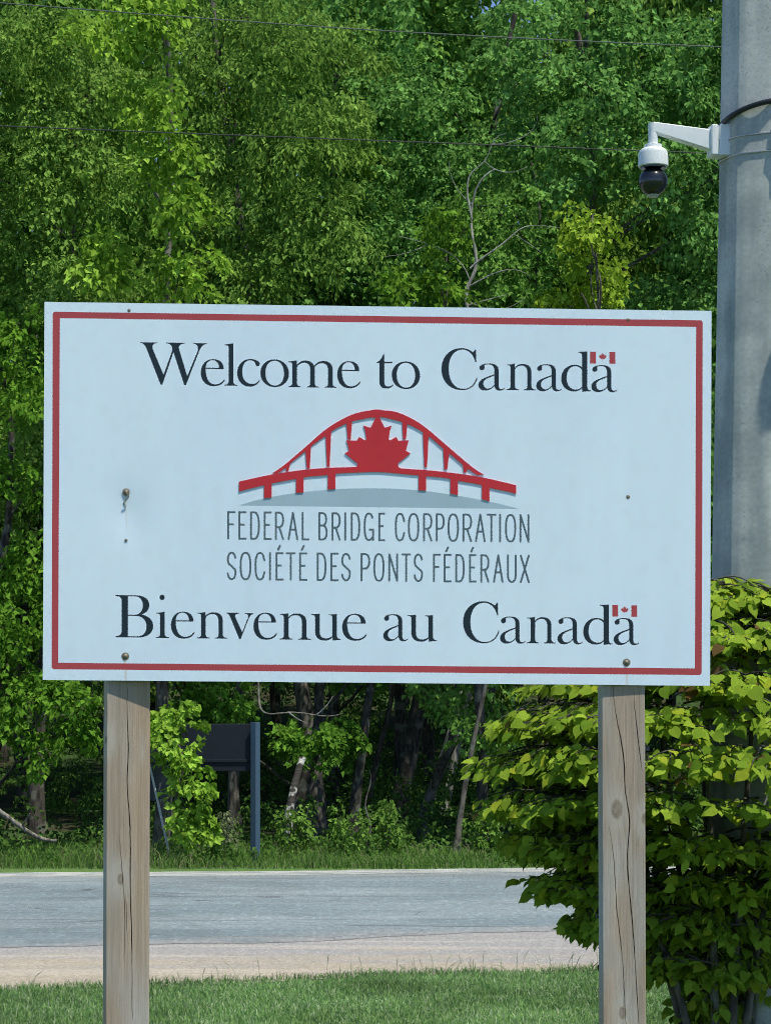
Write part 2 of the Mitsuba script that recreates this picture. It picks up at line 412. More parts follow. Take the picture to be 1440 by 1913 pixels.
L_, V_ = np.array, np.vstack
SANS = {
    'F': [L_([[0, 0], [0, 1], [1, 1]]), L_([[0, .54], [.76, .54]])],
    'E': [L_([[1, 1], [0, 1], [0, 0], [1, 0]]), L_([[0, .53], [.72, .53]])],
    'D': [L_([[0, 0], [0, 1]]), bowl(0, 1)],
    'R': [L_([[0, 0], [0, 1]]), bowl(.45, 1), L_([[.45, .45], [1, 0]])],
    'P': [L_([[0, 0], [0, 1]]), bowl(.45, 1)],
    'B': [L_([[0, 0], [0, 1]]), bowl(.53, 1, .93), bowl(0, .53)],
    'A': [L_([[0, 0], [.5, 1], [1, 0]]), L_([[.19, .36], [.81, .36]])],
    'L': [L_([[0, 1], [0, 0], [1, 0]])],
    'I': [L_([[.5, 0], [.5, 1]])],
    'G': [V_([sup(.5, .5, .5, .5, 38, 290, 34), [[1, .12], [1, .39], [.6, .39]]]), L_([[1, .39], [1, 0]])],
    'C': [V_([[[1, .72]], sup(.5, .5, .5, .5, 40, 320, 40), [[1, .28]]])],
    'O': [sup(.5, .5, .5, .5, 0, 360, 48)],
    'T': [L_([[0, 1], [1, 1]]), L_([[.5, 1], [.5, 0]])],
    'N': [L_([[0, 0], [0, 1], [1, 0], [1, 1]])],
    'U': [V_([[[0, 1], [0, .25]], arc(.5, .25, .5, .25, 180, 360), [[1, .25], [1, 1]]])],
    'X': [L_([[0, 0], [1, 1]]), L_([[0, 1], [1, 0]])],
    'S': [V_([arc(.5, .76, .46, .24, 12, 180, 16), arc(.5, .74, .46, .26, 180, 215, 5)[1:], arc(.5, .25, .48, .25, 28, -172, 22)])],
}
LINES = [
    ('FEDERALBRIDGE', 415, [(45, 120), (145, 220), (250, 338), (372, 445), (473, 555), (587, 682), (712, 782), (862, 945), (980, 1062), (1095, 1112), (1152, 1238), (1268, 1362), (1400, 1462)], 1007.6, 423),
    ('CORPORATION', 705, [(155, 248), (272, 375), (408, 492), (522, 602), (628, 730), (762, 848), (873, 970), (977, 1065), (1090, 1107), (1142, 1243), (1273, 1362)], 1007.6, 423),
    ('SOCI\u00c9T\u00c9DESPO', 415, [(40, 130), (157, 262), (290, 388), (420, 438), (478, 552), (570, 660), (690, 765), (847, 935), (970, 1045), (1065, 1155), (1240, 1327), (1355, 1455)], 1083.4, 423),
    ('NTSF\u00c9D\u00c9RAUX', 705, [(97, 185), (215, 300), (322, 410), (497, 568), (593, 665), (697, 782), (820, 888), (922, 1003), (1035, 1130), (1160, 1248), (1275, 1365)], 1083.4, 423)]
PEN = 3.7


def sans_line(chars, ox, xs, base, bx):
    out = []
    for ch, (a, b) in zip(chars, xs):
        one = []
        a, b = a / 4.8 + ox, b / 4.8 + ox
        acute, c = ch == '\u00c9', 'E' if ch == '\u00c9' else ch
        w = b - a - PEN
        y0 = base - PEN / 2 + 0.0102 * ((a + b) / 2 - bx)
        hgt = 53.2 - PEN
        for s in SANS[c]:
            q = np.stack([a + PEN / 2 + s[:, 0] * w, y0 - s[:, 1] * hgt + 0.0102 * (s[:, 0] - .5) * w], 1)
            one.append(LineString(q).buffer(PEN / 2, quad_segs=4, join_style='mitre' if c in 'FELT' else 'round'))
        if acute:
            q = np.array([[a + w * .42, y0 - hgt - 6.6], [a + w * .72, y0 - hgt - 13.8]])
            one.append(LineString(q).buffer(PEN / 2 + .1, quad_segs=4))
        out.append(unary_union(one))
    return out


def zp(pts, ox, oy, s):
    return [(ox + x / s, oy + y / s) for x, y in pts]


za = lambda pts: zp(pts, 430, 750, 5.143)
zb = lambda pts: zp(pts, 700, 750, 5.143)


def smooth_line(pts, n=60):
    return [tuple(q) for q in spline(pts, n)]


deck_top = smooth_line(za([(85, 768), (230, 735), (400, 700), (550, 676), (740, 652), (940, 636), (1200, 628), (1440, 628)]) + zb([(250, 642), (480, 657), (680, 677), (860, 700), (1000, 722), (1200, 765), (1357, 803)]))
deck_bot = smooth_line(za([(85, 862), (320, 803), (410, 783), (620, 743), (715, 725), (930, 705), (1020, 692), (1200, 681), (1440, 676)]) + zb([(200, 688), (410, 708), (500, 716), (715, 740), (810, 762), (1020, 800), (1110, 828), (1220, 852), (1357, 886)]))
arch_top = smooth_line(za([(405, 686), (540, 592), (640, 507), (760, 403), (860, 313), (960, 237), (1060, 177), (1150, 132), (1250, 100), (1350, 82), (1440, 77)]) + zb([(60, 79), (160, 90), (260, 118), (360, 165), (460, 228), (560, 308), (660, 395), (760, 482), (860, 567), (940, 632), (1045, 700)]), 80)
arch_bot = smooth_line(za([(448, 690), (530, 634), (580, 590), (720, 478), (775, 430), (915, 328), (965, 290), (1110, 212), (1170, 189), (1290, 163), (1400, 154), (1440, 153)]) + zb([(50, 152), (150, 165), (250, 191), (320, 217), (455, 288), (520, 332), (650, 445), (720, 500), (845, 606), (900, 648), (985, 706)]), 80)
bridge = [Polygon(deck_top + deck_bot[::-1]).buffer(0), Polygon(arch_top + arch_bot[::-1]).buffer(0)]
for f_, quads in ((za, [[(326, 790), (398, 775), (398, 918), (326, 928)], [(633, 730), (705, 718), (705, 872), (633, 876)], [(938, 690), (1010, 680), (1010, 840), (938, 843)],
                        [(528, 610), (578, 580), (560, 665), (540, 672)], [(722, 470), (776, 425), (765, 640), (736, 643)], [(916, 320), (971, 280), (955, 622), (930, 624)], [(1115, 205), (1171, 185), (1158, 360), (1130, 364)]]),
                  (zb, [[(421, 700), (493, 708), (493, 855), (421, 850)], [(726, 735), (798, 750), (798, 897), (726, 884)], [(1029, 795), (1101, 815), (1101, 956), (1029, 938)],
                        [(262, 185), (312, 208), (300, 358), (272, 361)], [(462, 280), (517, 325), (502, 626), (476, 630)], [(657, 440), (715, 490), (696, 648), (667, 652)], [(846, 600), (892, 640), (878, 678), (854, 682)]])):
    bridge += [Polygon(f_(q)) for q in quads]
half = [(722, 60), (770, 120), (845, 268), (872, 270), (975, 236), (943, 330), (920, 485), (945, 503), (1055, 440), (1095, 508), (1282, 500), (1254, 590), (1230, 690), (1308, 733), (1230, 800), (1076, 922), (1100, 985), (1160, 1010), (1160, 1040)]
bridge.append(Polygon(zp(half + [(1444 - x, y) for x, y in half[::-1]], 630, 770, 9.6)).buffer(0))
bridge = unary_union(bridge).buffer(0.25).buffer(-0.25)
hill = Polygon(zp([(105, 474)] + [tuple(q) for q in spline([(105, 474), (240, 438), (390, 415), (525, 403), (700, 399), (890, 408), (1050, 430), (1170, 452), (1325, 489)], 50)] + [(1325, 489)], 400, 740, 2.3226)).buffer(0)
LEAF = [(0, 1.0), (.13, .72), (.19, .70), (.38, .82), (.30, .36), (.36, .33), (.54, .55), (.60, .44), (.84, .50), (.76, .26), (.79, .20), (.96, .10), (.52, -.22), (.50, -.30), (.56, -.44), (.07, -.36), (.05, -.38), (.05, -.78)]
LEAF = LEAF + [(-x, y) for x, y in LEAF[::-1]]


def small_flag(x0, x1, x2, x3, y0, y1, cx, cy, h):
    k = 0.0144
    q = lambda a, b: Polygon([(a, y0 + k * (a - x0)), (b, y0 + k * (b - x0)), (b, y1 + k * (b - x0)), (a, y1 + k * (a - x0))])
    return unary_union([q(x0, x1), q(x2, x3), Polygon([(cx + x * h * .54, cy - y * h * .54) for x, y in LEAF]).buffer(0)])


SIGN = thing('welcome_sign', 'large white bilingual welcome board with red border, standing on two weathered wooden posts', 'sign')
board = np.array([loc(*c) for c in ((83, 563), (1329, 580), (1326, 1281), (80, 1270))])
nu, nv = 96, 56
uu, vv = np.meshgrid(np.linspace(0, 1, nu), np.linspace(0, 1, nv), indexing='ij')
face = (board[0] * ((1 - uu) * (1 - vv))[..., None] + board[1] * (uu * (1 - vv))[..., None] + board[2] * (uu * vv)[..., None] + board[3] * ((1 - uu) * vv)[..., None]).reshape(-1, 2)
gi_ = np.arange(nu * nv).reshape(nu, nv)
q4 = np.stack([gi_[:-1, :-1], gi_[:-1, 1:], gi_[1:, 1:], gi_[1:, :-1]], -1).reshape(-1, 4)
rim = np.r_[gi_[:, 0], gi_[-1, 1:], gi_[-2::-1, -1], gi_[0, -2:0:-1]]
rn = np.roll(rim, -1)
q4 = np.vstack([q4, q4[:, ::-1] + nu * nv, np.stack([rim, rn, rn + nu * nv, rim + nu * nv], 1)])
pm = trimesh.Trimesh(np.vstack([np.c_[face, 0 * face[:, 0]], np.c_[face, 0 * face[:, 0] - 0.009]]), np.vstack([q4[:, [0, 1, 2]], q4[:, [0, 2, 3]]]), process=False)
if pm.volume < 0:
    pm.invert()
# the sheet is dented a little by the upper left bolt
pv, lb = pm.vertices.copy(), loc(238, 958)
dd = np.hypot((pv[:, 0] - lb[0]) / 0.05, (pv[:, 1] - lb[1]) / 0.085)
pv[:, 2] -= 0.0055 * np.exp(-dd ** 2) * (pv[:, 2] > -0.002)
pm.vertices = pv
BOLTS = [(235.5, 919, .0088, 'bolt'), (234, 1226, .0092, 'bolt'), (1170, 1237.5, .0092, 'bolt'), (235.5, 1009, .005, 'screw'), (1173, 928, .0065, 'screw'), (241, 579, .0055, 'screw'), (1173, 596.5, .0055, 'screw')]


def sign_pt(px, py, out=0.0):
    a, b = loc(px, py)
    return TL + SU * a + SV * b + SN * out


for bx, by, r, nm in BOLTS[:3]:
    q = sign_pt(bx, by)
    RUST.append((float(q[0]), float(q[2]), 0.0035 if by > 1000 else 0.002))
key = obj('panel', on_board(pm), 'm_panel', SIGN, smooth=30)
red_ring = Polygon([(98.5, 581.5), (1312.5, 597.5), (1310.5, 1261), (96.5, 1250)]).buffer(-5).buffer(5, quad_segs=6).difference(Polygon([(112, 593.5), (1300, 610), (1297.8, 1248.4), (108.6, 1238)]))
obj('border', on_board(extrude(to_loc(red_ring), 0.0006, 0.0001)), 'm_red', SIGN)
def printed(name, shapes, bsdf, label, holder=SIGN, depth=0.0006):
    # one line of lettering: a part, with each letter a piece of its own
    for g in shapes:
        obj('letter', on_board(extrude(to_loc(g), depth, 0.0001)), bsdf, holder + '__' + name)


printed('heading', [glyph(*g) for g in ROMAN[0]], 'm_dark_ink', '')
printed('lower_heading', [glyph(*g) for g in ROMAN[1]], 'm_dark_ink', '')
obj('flag', on_board(extrude(to_loc(small_flag(1101.8, 1113, 1138, 1149.2, 656.3, 678.3, 1125.6, 666.6, 15)), 0.0006, 0.0001)), 'm_red', SIGN)
obj('flag', on_board(extrude(to_loc(small_flag(1143.4, 1154.2, 1179, 1189.8, 1129.8, 1151.6, 1166.6, 1140, 15)), 0.0006, 0.0001)), 'm_red', SIGN)
tag(obj('bridge_emblem', on_board(extrude(to_loc(bridge), 0.0042, 0.0001)), 'm_logo_red', SIGN), 'raised red arch bridge emblem with a maple leaf')
obj('emblem_hill', on_board(extrude(to_loc(hill.difference(bridge.buffer(0.2))), 0.0006, 0.0001)), 'm_hill_ink', SIGN)
printed('name_lettering', sum([sans_line(*l) for l in LINES], []), 'm_grey_ink', '')
for bx, by, r, nm in BOLTS:
    prof = [(0, .62 * r), (.35 * r, .60 * r), (.72 * r, .40 * r), (r, .12 * r), (r, 0.0)] if nm == 'bolt' else [(0, .5 * r), (.7 * r, .35 * r), (r, 0)]
    b = lathe(prof[::-1], [0, 0, 0.0], 18)
    if nm == 'bolt':
        b = cat([lathe([(r * 1.35, 0), (r * 1.35, .0012), (r * .4, .0016)], [0, 0, 0], 20), b])
    b.apply_translation([*loc(bx, by), 0.0002])
    obj(nm, on_board(b), 'm_rusty', SIGN, smooth=35)
# a hooked bit of wire that hangs from the upper left bolt
hk = spline([[*loc(236, 921), .008], [*loc(240, 930), .009], [*loc(234, 936), .007], [*loc(231, 943), .003]], 14)
obj('wire_hook', on_board(tube(hk, .0018, 6)), 'm_rusty', SIGN, smooth=True)


# posts: rounded square timber with drying checks cut into the face
def post(x0, x1, Y, turn, top_z, cracks, bsdf, lean):
    w = 0.140
    s = m3.CrossSection.square([w - 0.012, w - 0.012], True).offset(0.006, m3.JoinType.Round, 2.0, 16)
    p = m3.Manifold.extrude(s, top_z + 0.5, 90).translate([0, 0, -0.5])
    cx = (at(x0, 1300, Y)[0] + at(x1, 1300, Y)[0]) / 2
    c, sn = math.cos(turn), math.sin(turn)

    def wob(v):
        v = np.array(v)
        k = 1 + 0.012 * (meshkit.noise(np.stack([v[:, 2] * 2, v[:, 0] * 9, v[:, 1] * 9], 1), 5) - .5)
        v[:, :2] *= k[:, None]
        return v
    p = p.warp_batch(wob)
    for pts, width, depth in cracks:
        # measured in the photograph on the post's face -> local x, z
        loc2 = np.array([[(at(px, py, Y)[0] - cx - lean * (at(px, py, Y)[2] - 2.0)) / c, at(px, py, Y)[2]] for px, py in pts])
        q = spline(np.c_[loc2, np.zeros(len(loc2))], 60)[:, :2]
        q[:, 0] += 0.0016 * (meshkit.noise(np.c_[q[:, 1] * 60, q[:, 1] * 0, q[:, 1] * 0 + pts[0][0]], 3) - .5)
        n = len(q)
        ww = width * np.sin(np.linspace(0.12, np.pi - 0.12, n)) ** 0.6
        ww *= 0.6 + 0.8 * meshkit.noise(np.c_[q[:, 1] * 18, q[:, 1] * 0, q[:, 1] * 0], 11)
        for k in range(n - 1):
            a, b = q[k], q[k + 1]
            hull = []
            for (u, h), wd in ((a, ww[k]), (b, ww[k + 1])):
                h2 = h + (0.0004 if (u, h) == tuple(a) else -0.0004) * (1 if a[1] > b[1] else -1)
                hull += [(u - wd / 2, -w / 2 - .004, h2), (u + wd / 2, -w / 2 - .004, h2), (u - wd * .3, -w / 2 + depth * .4, h2), (u + wd * .3, -w / 2 + depth * .4, h2), (u, -w / 2 + depth, h2)]
            wedge.append(m3.Manifold.hull_points(np.array(hull)))
    if cracks:
        p = p - m3.Manifold.batch_boolean(wedge, m3.OpType.Add)
    wedge.clear()
    m = tm(p)
    v = m.vertices.copy()
    m.vertices = np.c_[cx + v[:, 0] * c - v[:, 1] * sn + lean * (v[:, 2] - 2.0), Y + w / 2 * (c + abs(sn)) + v[:, 0] * sn + v[:, 1] * c, v[:, 2]]
    return obj('post', m, bsdf, SIGN, smooth=32)


wedge = []
zt = at(700, 600, YL)[2]
ybk = lambda px: float((sign_pt(px, 1000))[1] + 0.0125)
post(185, 280, ybk(235), math.radians(9.5), zt, [([(231, 1285), (231, 1350), (232, 1420), (230.5, 1460), (234, 1520), (236, 1580), (236, 1650), (238, 1720), (239, 1800), (240, 1905)], .0042, .016),
                                   ([(216, 1560), (222, 1640), (226, 1740), (224, 1790)], .0026, .008), ([(226, 1660), (229, 1700), (230, 1760)], .002, .006)], 'm_wood_0', 0.0030)
post(1119, 1208, ybk(1170), math.radians(0.4), zt, [([(1146, 1270), (1155, 1360), (1165, 1420), (1168, 1480), (1175, 1530), (1172, 1590), (1175, 1660), (1182, 1740), (1188, 1830), (1193, 1920)], .0042, .02),
                                   ([(1183, 1284), (1187, 1340), (1194, 1400), (1199, 1440)], .0030, .014), ([(1137, 1545), (1147, 1620), (1152, 1700), (1160, 1770), (1166, 1860), (1170, 1930)], .003, .012)], 'm_wood_1', -0.0035)


# ------------------------------------------------------------------ the setting: terrain, road, shoulder
def height(x, y):
    x, y = np.asarray(x, float), np.asarray(y, float)
    h = 0.05 * np.clip(y - 46.5, 0, 13.5) + 0.17 * np.clip(y - 60, 0, 140) + 0.02 * np.clip(y - 200, 0, 600)
    q = np.stack([x * 0.35, y * 0.35, x * 0], -1)
    return h + np.clip((y - 44) / 10, 0, 1) * 0.35 * (meshkit.fbm(q, 3, 4) - 0.5)


def line_y(pts, x):
    """Depth of a measured edge line on the ground at x, extended straight beyond its ends."""
    g = np.array([on_ground(*p)[:2] for p in pts])
    x = np.asarray(x, float)
    y = np.interp(x, g[:, 0], g[:, 1])
    s0, s1 = (g[1] - g[0]), (g[-1] - g[-2])
    y = np.where(x < g[0, 0], g[0, 1] + (x - g[0, 0]) * s0[1] / s0[0] * 0.6, y)
    return np.where(x > g[-1, 0], g[-1, 1] + (x - g[-1, 0]) * s1[1] / s1[0] * 0.6, y)


LAWN = [(0, 1850), (330, 1838), (720, 1822), (1110, 1815)]
NEAR = [(0, 1772), (280, 1766), (560, 1760), (860, 1746), (1060, 1739)]
FAR = [(0, 1632), (500, 1629), (960, 1623)]
xs = np.r_[-900, -400, -200, -120, np.arange(-80, 81, 2.0), 120, 200, 400, 900]
ys = np.r_[-300, -100, -40, np.arange(-10, 46, 4.0), np.arange(46, 100, 1.0), 105, 112, 120, 135, 150, 175, 200, 300, 500, 900, 1600]
gx, gy = np.meshgrid(xs, ys, indexing='ij')
gv = np.stack([gx, gy, height(gx, gy)], -1).reshape(-1, 3)
gi = np.arange(len(xs) * len(ys)).reshape(len(xs), len(ys))
gf = np.concatenate([np.stack([gi[:-1, :-1], gi[1:, :-1], gi[1:, 1:]], -1).reshape(-1, 3), np.stack([gi[:-1, :-1], gi[1:, 1:], gi[:-1, 1:]], -1).reshape(-1, 3)])


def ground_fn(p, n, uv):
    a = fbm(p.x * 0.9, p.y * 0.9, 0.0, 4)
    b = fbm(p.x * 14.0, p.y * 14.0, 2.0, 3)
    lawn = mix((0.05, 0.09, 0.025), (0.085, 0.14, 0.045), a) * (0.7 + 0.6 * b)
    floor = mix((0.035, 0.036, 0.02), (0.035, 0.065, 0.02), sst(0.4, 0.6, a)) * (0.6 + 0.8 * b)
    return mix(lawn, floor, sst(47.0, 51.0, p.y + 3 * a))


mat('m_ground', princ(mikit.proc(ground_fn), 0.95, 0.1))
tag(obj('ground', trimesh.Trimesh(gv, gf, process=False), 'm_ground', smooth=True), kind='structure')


def strip(y0, y1, z, x0=-70, x1=70, nx=141, ny=6, jit=0.0, seed=1):
    x = np.linspace(x0, x1, nx)
    a = y0(x) + jit * (meshkit.fbm(np.c_[x * 1.9, x * 0, x * 0 + seed], 4, seed) - .5)
    b = y1(x) + jit * (meshkit.fbm(np.c_[x * 2.3, x * 0, x * 0 + seed + 7], 4, seed + 3) - .5)
    t = np.linspace(0, 1, ny)
    v = np.stack([np.broadcast_to(x[:, None], (nx, ny)), a[:, None] * (1 - t) + b[:, None] * t, np.full((nx, ny), z)], -1).reshape(-1, 3)
    i = np.arange(nx * ny).reshape(nx, ny)
    f = np.concatenate([np.stack([i[:-1, :-1], i[1:, :-1], i[1:, 1:]], -1).reshape(-1, 3), np.stack([i[:-1, :-1], i[1:, 1:], i[:-1, 1:]], -1).reshape(-1, 3)])
    return trimesh.Trimesh(v, f, process=False)


def asphalt_fn(p, n, uv):
    a = fbm(p.x * 0.6, p.y * 0.5, 0.0, 4)
    w = fbm(p.x * 0.16, p.y * 1.7, 3.0, 3)
    s = fbm(p.x * 26.0, p.y * 9.0, 1.0, 3)
    d1, d2, r = mikit.voronoi(p.x * 0.23 + 0.5 * noise(p.x * 1.3, p.y * 1.3), p.y * 0.55 + 0.6 * noise(p.x * 0.8, p.y * 0.8, 4.0))
    crack = sst(0.022, 0.004, d2 - d1) * sst(0.45, 0.6, noise(p.x * 0.6, p.y * 0.6, 8.0))
    c = mix((0.125, 0.153, 0.168), (0.158, 0.187, 0.20), sst(0.3, 0.7, a))
    c = mix(c, (0.27, 0.275, 0.27), sst(0.55, 0.75, w) * 0.15)
    c = c * (0.8 + 0.4 * s)
    # dark tar seams, worn patches and dust blown over the near edge
    seam = sst(0.035, 0.008, dr.abs(fbm(p.x * 0.22, p.y * 0.9, 11.0, 3) - 0.5)) * sst(0.42, 0.6, noise(p.x * 0.7, p.y * 0.9, 6.0))
    patch = sst(0.52, 0.60, fbm(p.x * 0.5, p.y * 0.55, 21.0, 4))
    c = mix(c, c * 0.86, patch)
    c = mix(c, (0.07, 0.08, 0.085), seam * 0.6)
    e = p.y - (25.3 + 0.5 * p.x)
    dust = sst(1.6, -0.1, e + 1.6 * (fbm(p.x * 1.6, p.y * 1.6, 31.0, 4) - 0.5))
    c = mix(c, C3(0.2, 0.197, 0.195) * (0.8 + 0.4 * s), dust * 0.9)
    fleck = sst(0.70, 0.82, noise(p.x * 30.0, p.y * 7.0, 41.0))
    c = mix(c, c * 1.35, fleck * 0.6)
    far = p.y - (41.3 + 0.2 * p.x)
    c = mix(c, C3(0.2, 0.21, 0.21), sst(-5.0, -1.0, far + 2.0 * (a - 0.5)) * 0.45)
    return mix(c, (0.06, 0.065, 0.07), crack * 0.8)


def gravel_fn(p, n, uv):
    y0 = 21.0 + 0.3 * p.x
    t = (p.y - y0) / 4.0
    a = fbm(p.x * 0.7, p.y * 2.0, 0.0, 4)
    s = fbm(p.x * 40.0, p.y * 40.0, 1.0, 3)
    m = sst(0.15, 0.75, t + (a - 0.5) * 0.9 + p.x * 0.06)
    c = mix((0.25, 0.215, 0.17), (0.205, 0.197, 0.194), m)
    rut = sst(0.56, 0.68, fbm(p.x * 0.25, p.y * 3.2, 5.0, 3))
    c = mix(c, (0.32, 0.285, 0.245), rut * 0.4)
    st, _, rnd = mikit.voronoi(p.x * 22.0, p.y * 22.0)
    stone = sst(0.32, 0.2, st) * sst(0.72, 0.8, rnd)
    return mix(c * (0.66 + 0.68 * s), C3(0.42, 0.40, 0.37), stone * 0.5)


def edge_fn(p, n, uv):
    s = fbm(p.x * 3.0, p.y * 8.0, 1.0, 4)
    return mix((0.17, 0.185, 0.18), (0.29, 0.29, 0.275), sst(0.3, 0.65, s))


mat('m_asphalt', princ(mikit.proc(asphalt_fn), 0.85, 0.25))
mat('m_gravel', princ(mikit.proc(gravel_fn), 0.95, 0.15))
mat('m_edge', princ(mikit.proc(edge_fn), 0.9, 0.2))
lawn_y, near_y, far_y = (lambda x: line_y(LAWN, x)), (lambda x: line_y(NEAR, x)), (lambda x: line_y(FAR, x))
tag(obj('road_shoulder', strip(lambda x: lawn_y(x) - 0.15, lambda x: near_y(x) + 0.4, 0.004, jit=0.5), 'm_gravel'), kind='structure')
tag(obj('road', strip(near_y, lambda x: far_y(x) - 1.1, 0.008, jit=0.5, nx=561), 'm_asphalt'), kind='structure')
tag(obj('road_edge', strip(lambda x: far_y(x) - 1.5, far_y, 0.012, jit=0.35, nx=561), 'm_edge'), kind='structure')


# ------------------------------------------------------------------ foliage
def unit(v):
    return v / np.maximum(np.linalg.norm(v, axis=-1, keepdims=True), 1e-9)


def cards(P, A, N, Ln, W, col, fold=0.18):
    """Kite leaves folded along the midrib: base P, axis A, normal N."""
    N = unit(N - (N * A).sum(-1, keepdims=True) * A)
    B = np.cross(A, N)
    Ln, W = Ln[:, None], W[:, None]
    m = P + A * Ln * 0.42
    up = N * W * fold
    v = np.stack([P, m - B * W / 2 + up, P + A * Ln - N * Ln * 0.12, m + B * W / 2 + up], 1).reshape(-1, 3)
    i = np.arange(len(P))[:, None] * 4
    f = np.concatenate([i + [0, 2, 1], i + [0, 3, 2]], 1).reshape(-1, 3)
    return v, f, np.repeat(col, 4, 0)


def sphere_dirs(n, r):
    return unit(r.normal(size=(n, 3)))


def lumps_of(ellipses, r, size=(0.28, 0.5)):
    """ellipses: rows (x, y, z, rx, ry, rz) in metres -> smaller lumps on and in them."""
    out = []
    for x, y, z, a, b, c in ellipses:
        n = int(np.clip(7 * (a * c) ** 0.75 + 4, 5, 40))
        d = sphere_dirs(n, r)
        k = r.uniform(0.35, 0.92, n)[:, None]
        p = np.array([x, y, z]) + d * k * np.array([a, b, c])
        s = r.uniform(*size, n)[:, None] * min(a, c) * np.array([1.15, 1.15, 0.8])
        out.append(np.hstack([p, np.clip(s, 0.28, 1.3)]))
    return np.vstack(out)


def crown(lumps, r, dens=5.0, per=30, spray=0.42, leaf=(0.105, 0.07), c0=(0.04, 0.075, 0.015), c1=(0.085, 0.13, 0.025), droop=0.45, face=0.85, flat=0.12, tip=0.25):
    C, O = [], []
    for i, (x, y, z, a, b, c) in enumerate(lumps):
        n = max(3, int(dens * 4 * (a * c + 0.4 * a * b)))
        d = sphere_dirs(n, r)
        k = r.uniform(0.45, 1.0, n) ** 0.6
        p = np.array([x, y, z]) + d * k[:, None] * np.array([a, b, c])
        q = (p[:, None] - lumps[None, :, :3]) / lumps[None, :, 3:]
        depth = (np.linalg.norm(q, axis=2) < 0.6).sum(1) - (k < 0.6)
        keep = (depth <= 0) | (r.random(n) < 0.25)
        C.append(p[keep])
        O.append(d[keep])
    C, O = np.vstack(C), np.vstack(O)
    n = len(C)
    o = unit(O * [1, 1, 0.55] + r.normal(size=(n, 3)) * 0.4)
    ns = unit(np.array([0, 0, 0.8]) + o * face + r.normal(size=(n, 3)) * 0.28)
    a = unit(o - (o * ns).sum(1, keepdims=True) * ns)
    b = np.cross(ns, a)
    R = spray * r.uniform(0.6, 1.35, n)
    s = r.uniform(-0.45, 1.0, (n, per))
    t = r.uniform(-0.75, 0.75, (n, per)) * (1 - 0.45 * np.clip(s, 0, 1))
    P = C[:, None] + R[:, None, None] * (s[..., None] * a[:, None] + t[..., None] * b[:, None])
    P = P + (ns[:, None] * (r.normal(size=(n, per)) * flat * R[:, None] - 0.5 * droop * R[:, None] * (np.clip(s, 0, 1) ** 2 + t ** 2))[..., None])
    ax = unit(a[:, None] * (0.35 + s)[..., None] + b[:, None] * (t * 1.4)[..., None] + r.normal(size=(n, per, 3)) * 0.5 - np.array([0, 0, droop]))
    N = unit(ns[:, None] + r.normal(size=(n, per, 3)) * 0.36)
    ts = np.clip(r.normal(0.45, 0.28, n), 0, 1)[:, None] + r.normal(size=(n, per)) * 0.2 + tip * np.clip(s, 0, 1)
    ts = np.clip(ts, 0, 1.25)[..., None]
    col = np.array(c0) * (1 - ts) + np.array(c1) * ts
    col = col * r.uniform(0.8, 1.2, (n, per, 1))
    m = n * per
    k = r.uniform(0.7, 1.25, m)
    return cards(P.reshape(m, 3), ax.reshape(m, 3), N.reshape(m, 3), leaf[0] * k * 1.1, leaf[1] * k * 1.25, col.reshape(m, 3))


def leaf_obj(name, vfc, parent, bsdf='m_leaf', **kw):
    v, f, c = vfc
    return obj(name, trimesh.Trimesh(v, f, process=False), bsdf, parent, color=np.clip(c, 0.002, 0.9), **kw)


def join(*vfc):
    off, V, Fa, Co = 0, [], [], []
    for v, f, c in vfc:
        V.append(v)
        Fa.append(f + off)
        Co.append(c)
        off += len(v)
    return np.vstack(V), np.vstack(Fa), np.vstack(Co)


def ell(px, py, rx, rz, Y, ry=None):
    s = Y / F
    c = at(px, py, Y)
    return [c[0], c[1], c[2], rx * s, (ry if ry else max(0.8, 0.75 * min(rx, rz) * s)), rz * s]


def trunk_mesh(base, top, r0, r1, r, bend=0.25, n=26):
    base, top = np.asarray(base, float), np.asarray(top, float)
    t = np.linspace(0, 1, 6)[:, None]
    q = base + (top - base) * t
    q[1:-1, :2] += r.normal(size=(4, 2)) * bend * 0.5
    p = spline(q, n)
    rad = np.linspace(r0, r1, n) * (1 + 0.5 * np.exp(-np.linspace(0, 12, n)))
    return tube(p, rad, 10, wob=0.12, seed=int(r.integers(1000))), p


def union(meshes):
    try:
        g = m3.Manifold.batch_boolean([m3.Manifold(m3.Mesh(np.asarray(m.vertices, np.float32), np.asarray(m.faces, np.uint32))) for m in meshes], m3.OpType.Add)
        if g.num_tri() > 0:
            return tm(g)
    except Exception:
        pass
    return cat(meshes)


def limbs(p, lumps, r, r0, k=7):
    out = []
    idx = r.choice(len(lumps), min(k, len(lumps)), replace=False)
    for i in idx:
        tgt = lumps[i, :3]
        j = int(np.clip(np.argmin(abs(p[:, 2] - (tgt[2] - 0.8 - 0.4 * abs(tgt[0] - p[0, 0])))), 3, len(p) - 2))
        a = p[j]
        mid = (a + tgt) / 2 + [0, 0, 0.25] + r.normal(size=3) * 0.15
        out.append(tube(spline([a, mid, tgt], 10), np.linspace(min(r0 * 0.3, 0.04), 0.01, 10), 6))
    return out


OLIVE = dict(c0=(0.105, 0.205, 0.034), c1=(0.305, 0.49, 0.10))
GREEN = dict(c0=(0.095, 0.215, 0.036), c1=(0.28, 0.51, 0.105))
BLUEG = dict(c0=(0.085, 0.205, 0.046), c1=(0.255, 0.49, 0.125))
BRIGHT = dict(c0=(0.14, 0.28, 0.025), c1=(0.39, 0.61, 0.085))
LIME = dict(c0=(0.17, 0.29, 0.022), c1=(0.42, 0.58, 0.07))


def ground_at(px, Y):
    x = (px - CX) / F * Y
    return np.array([x, Y, float(height(x, Y)) - 0.05])


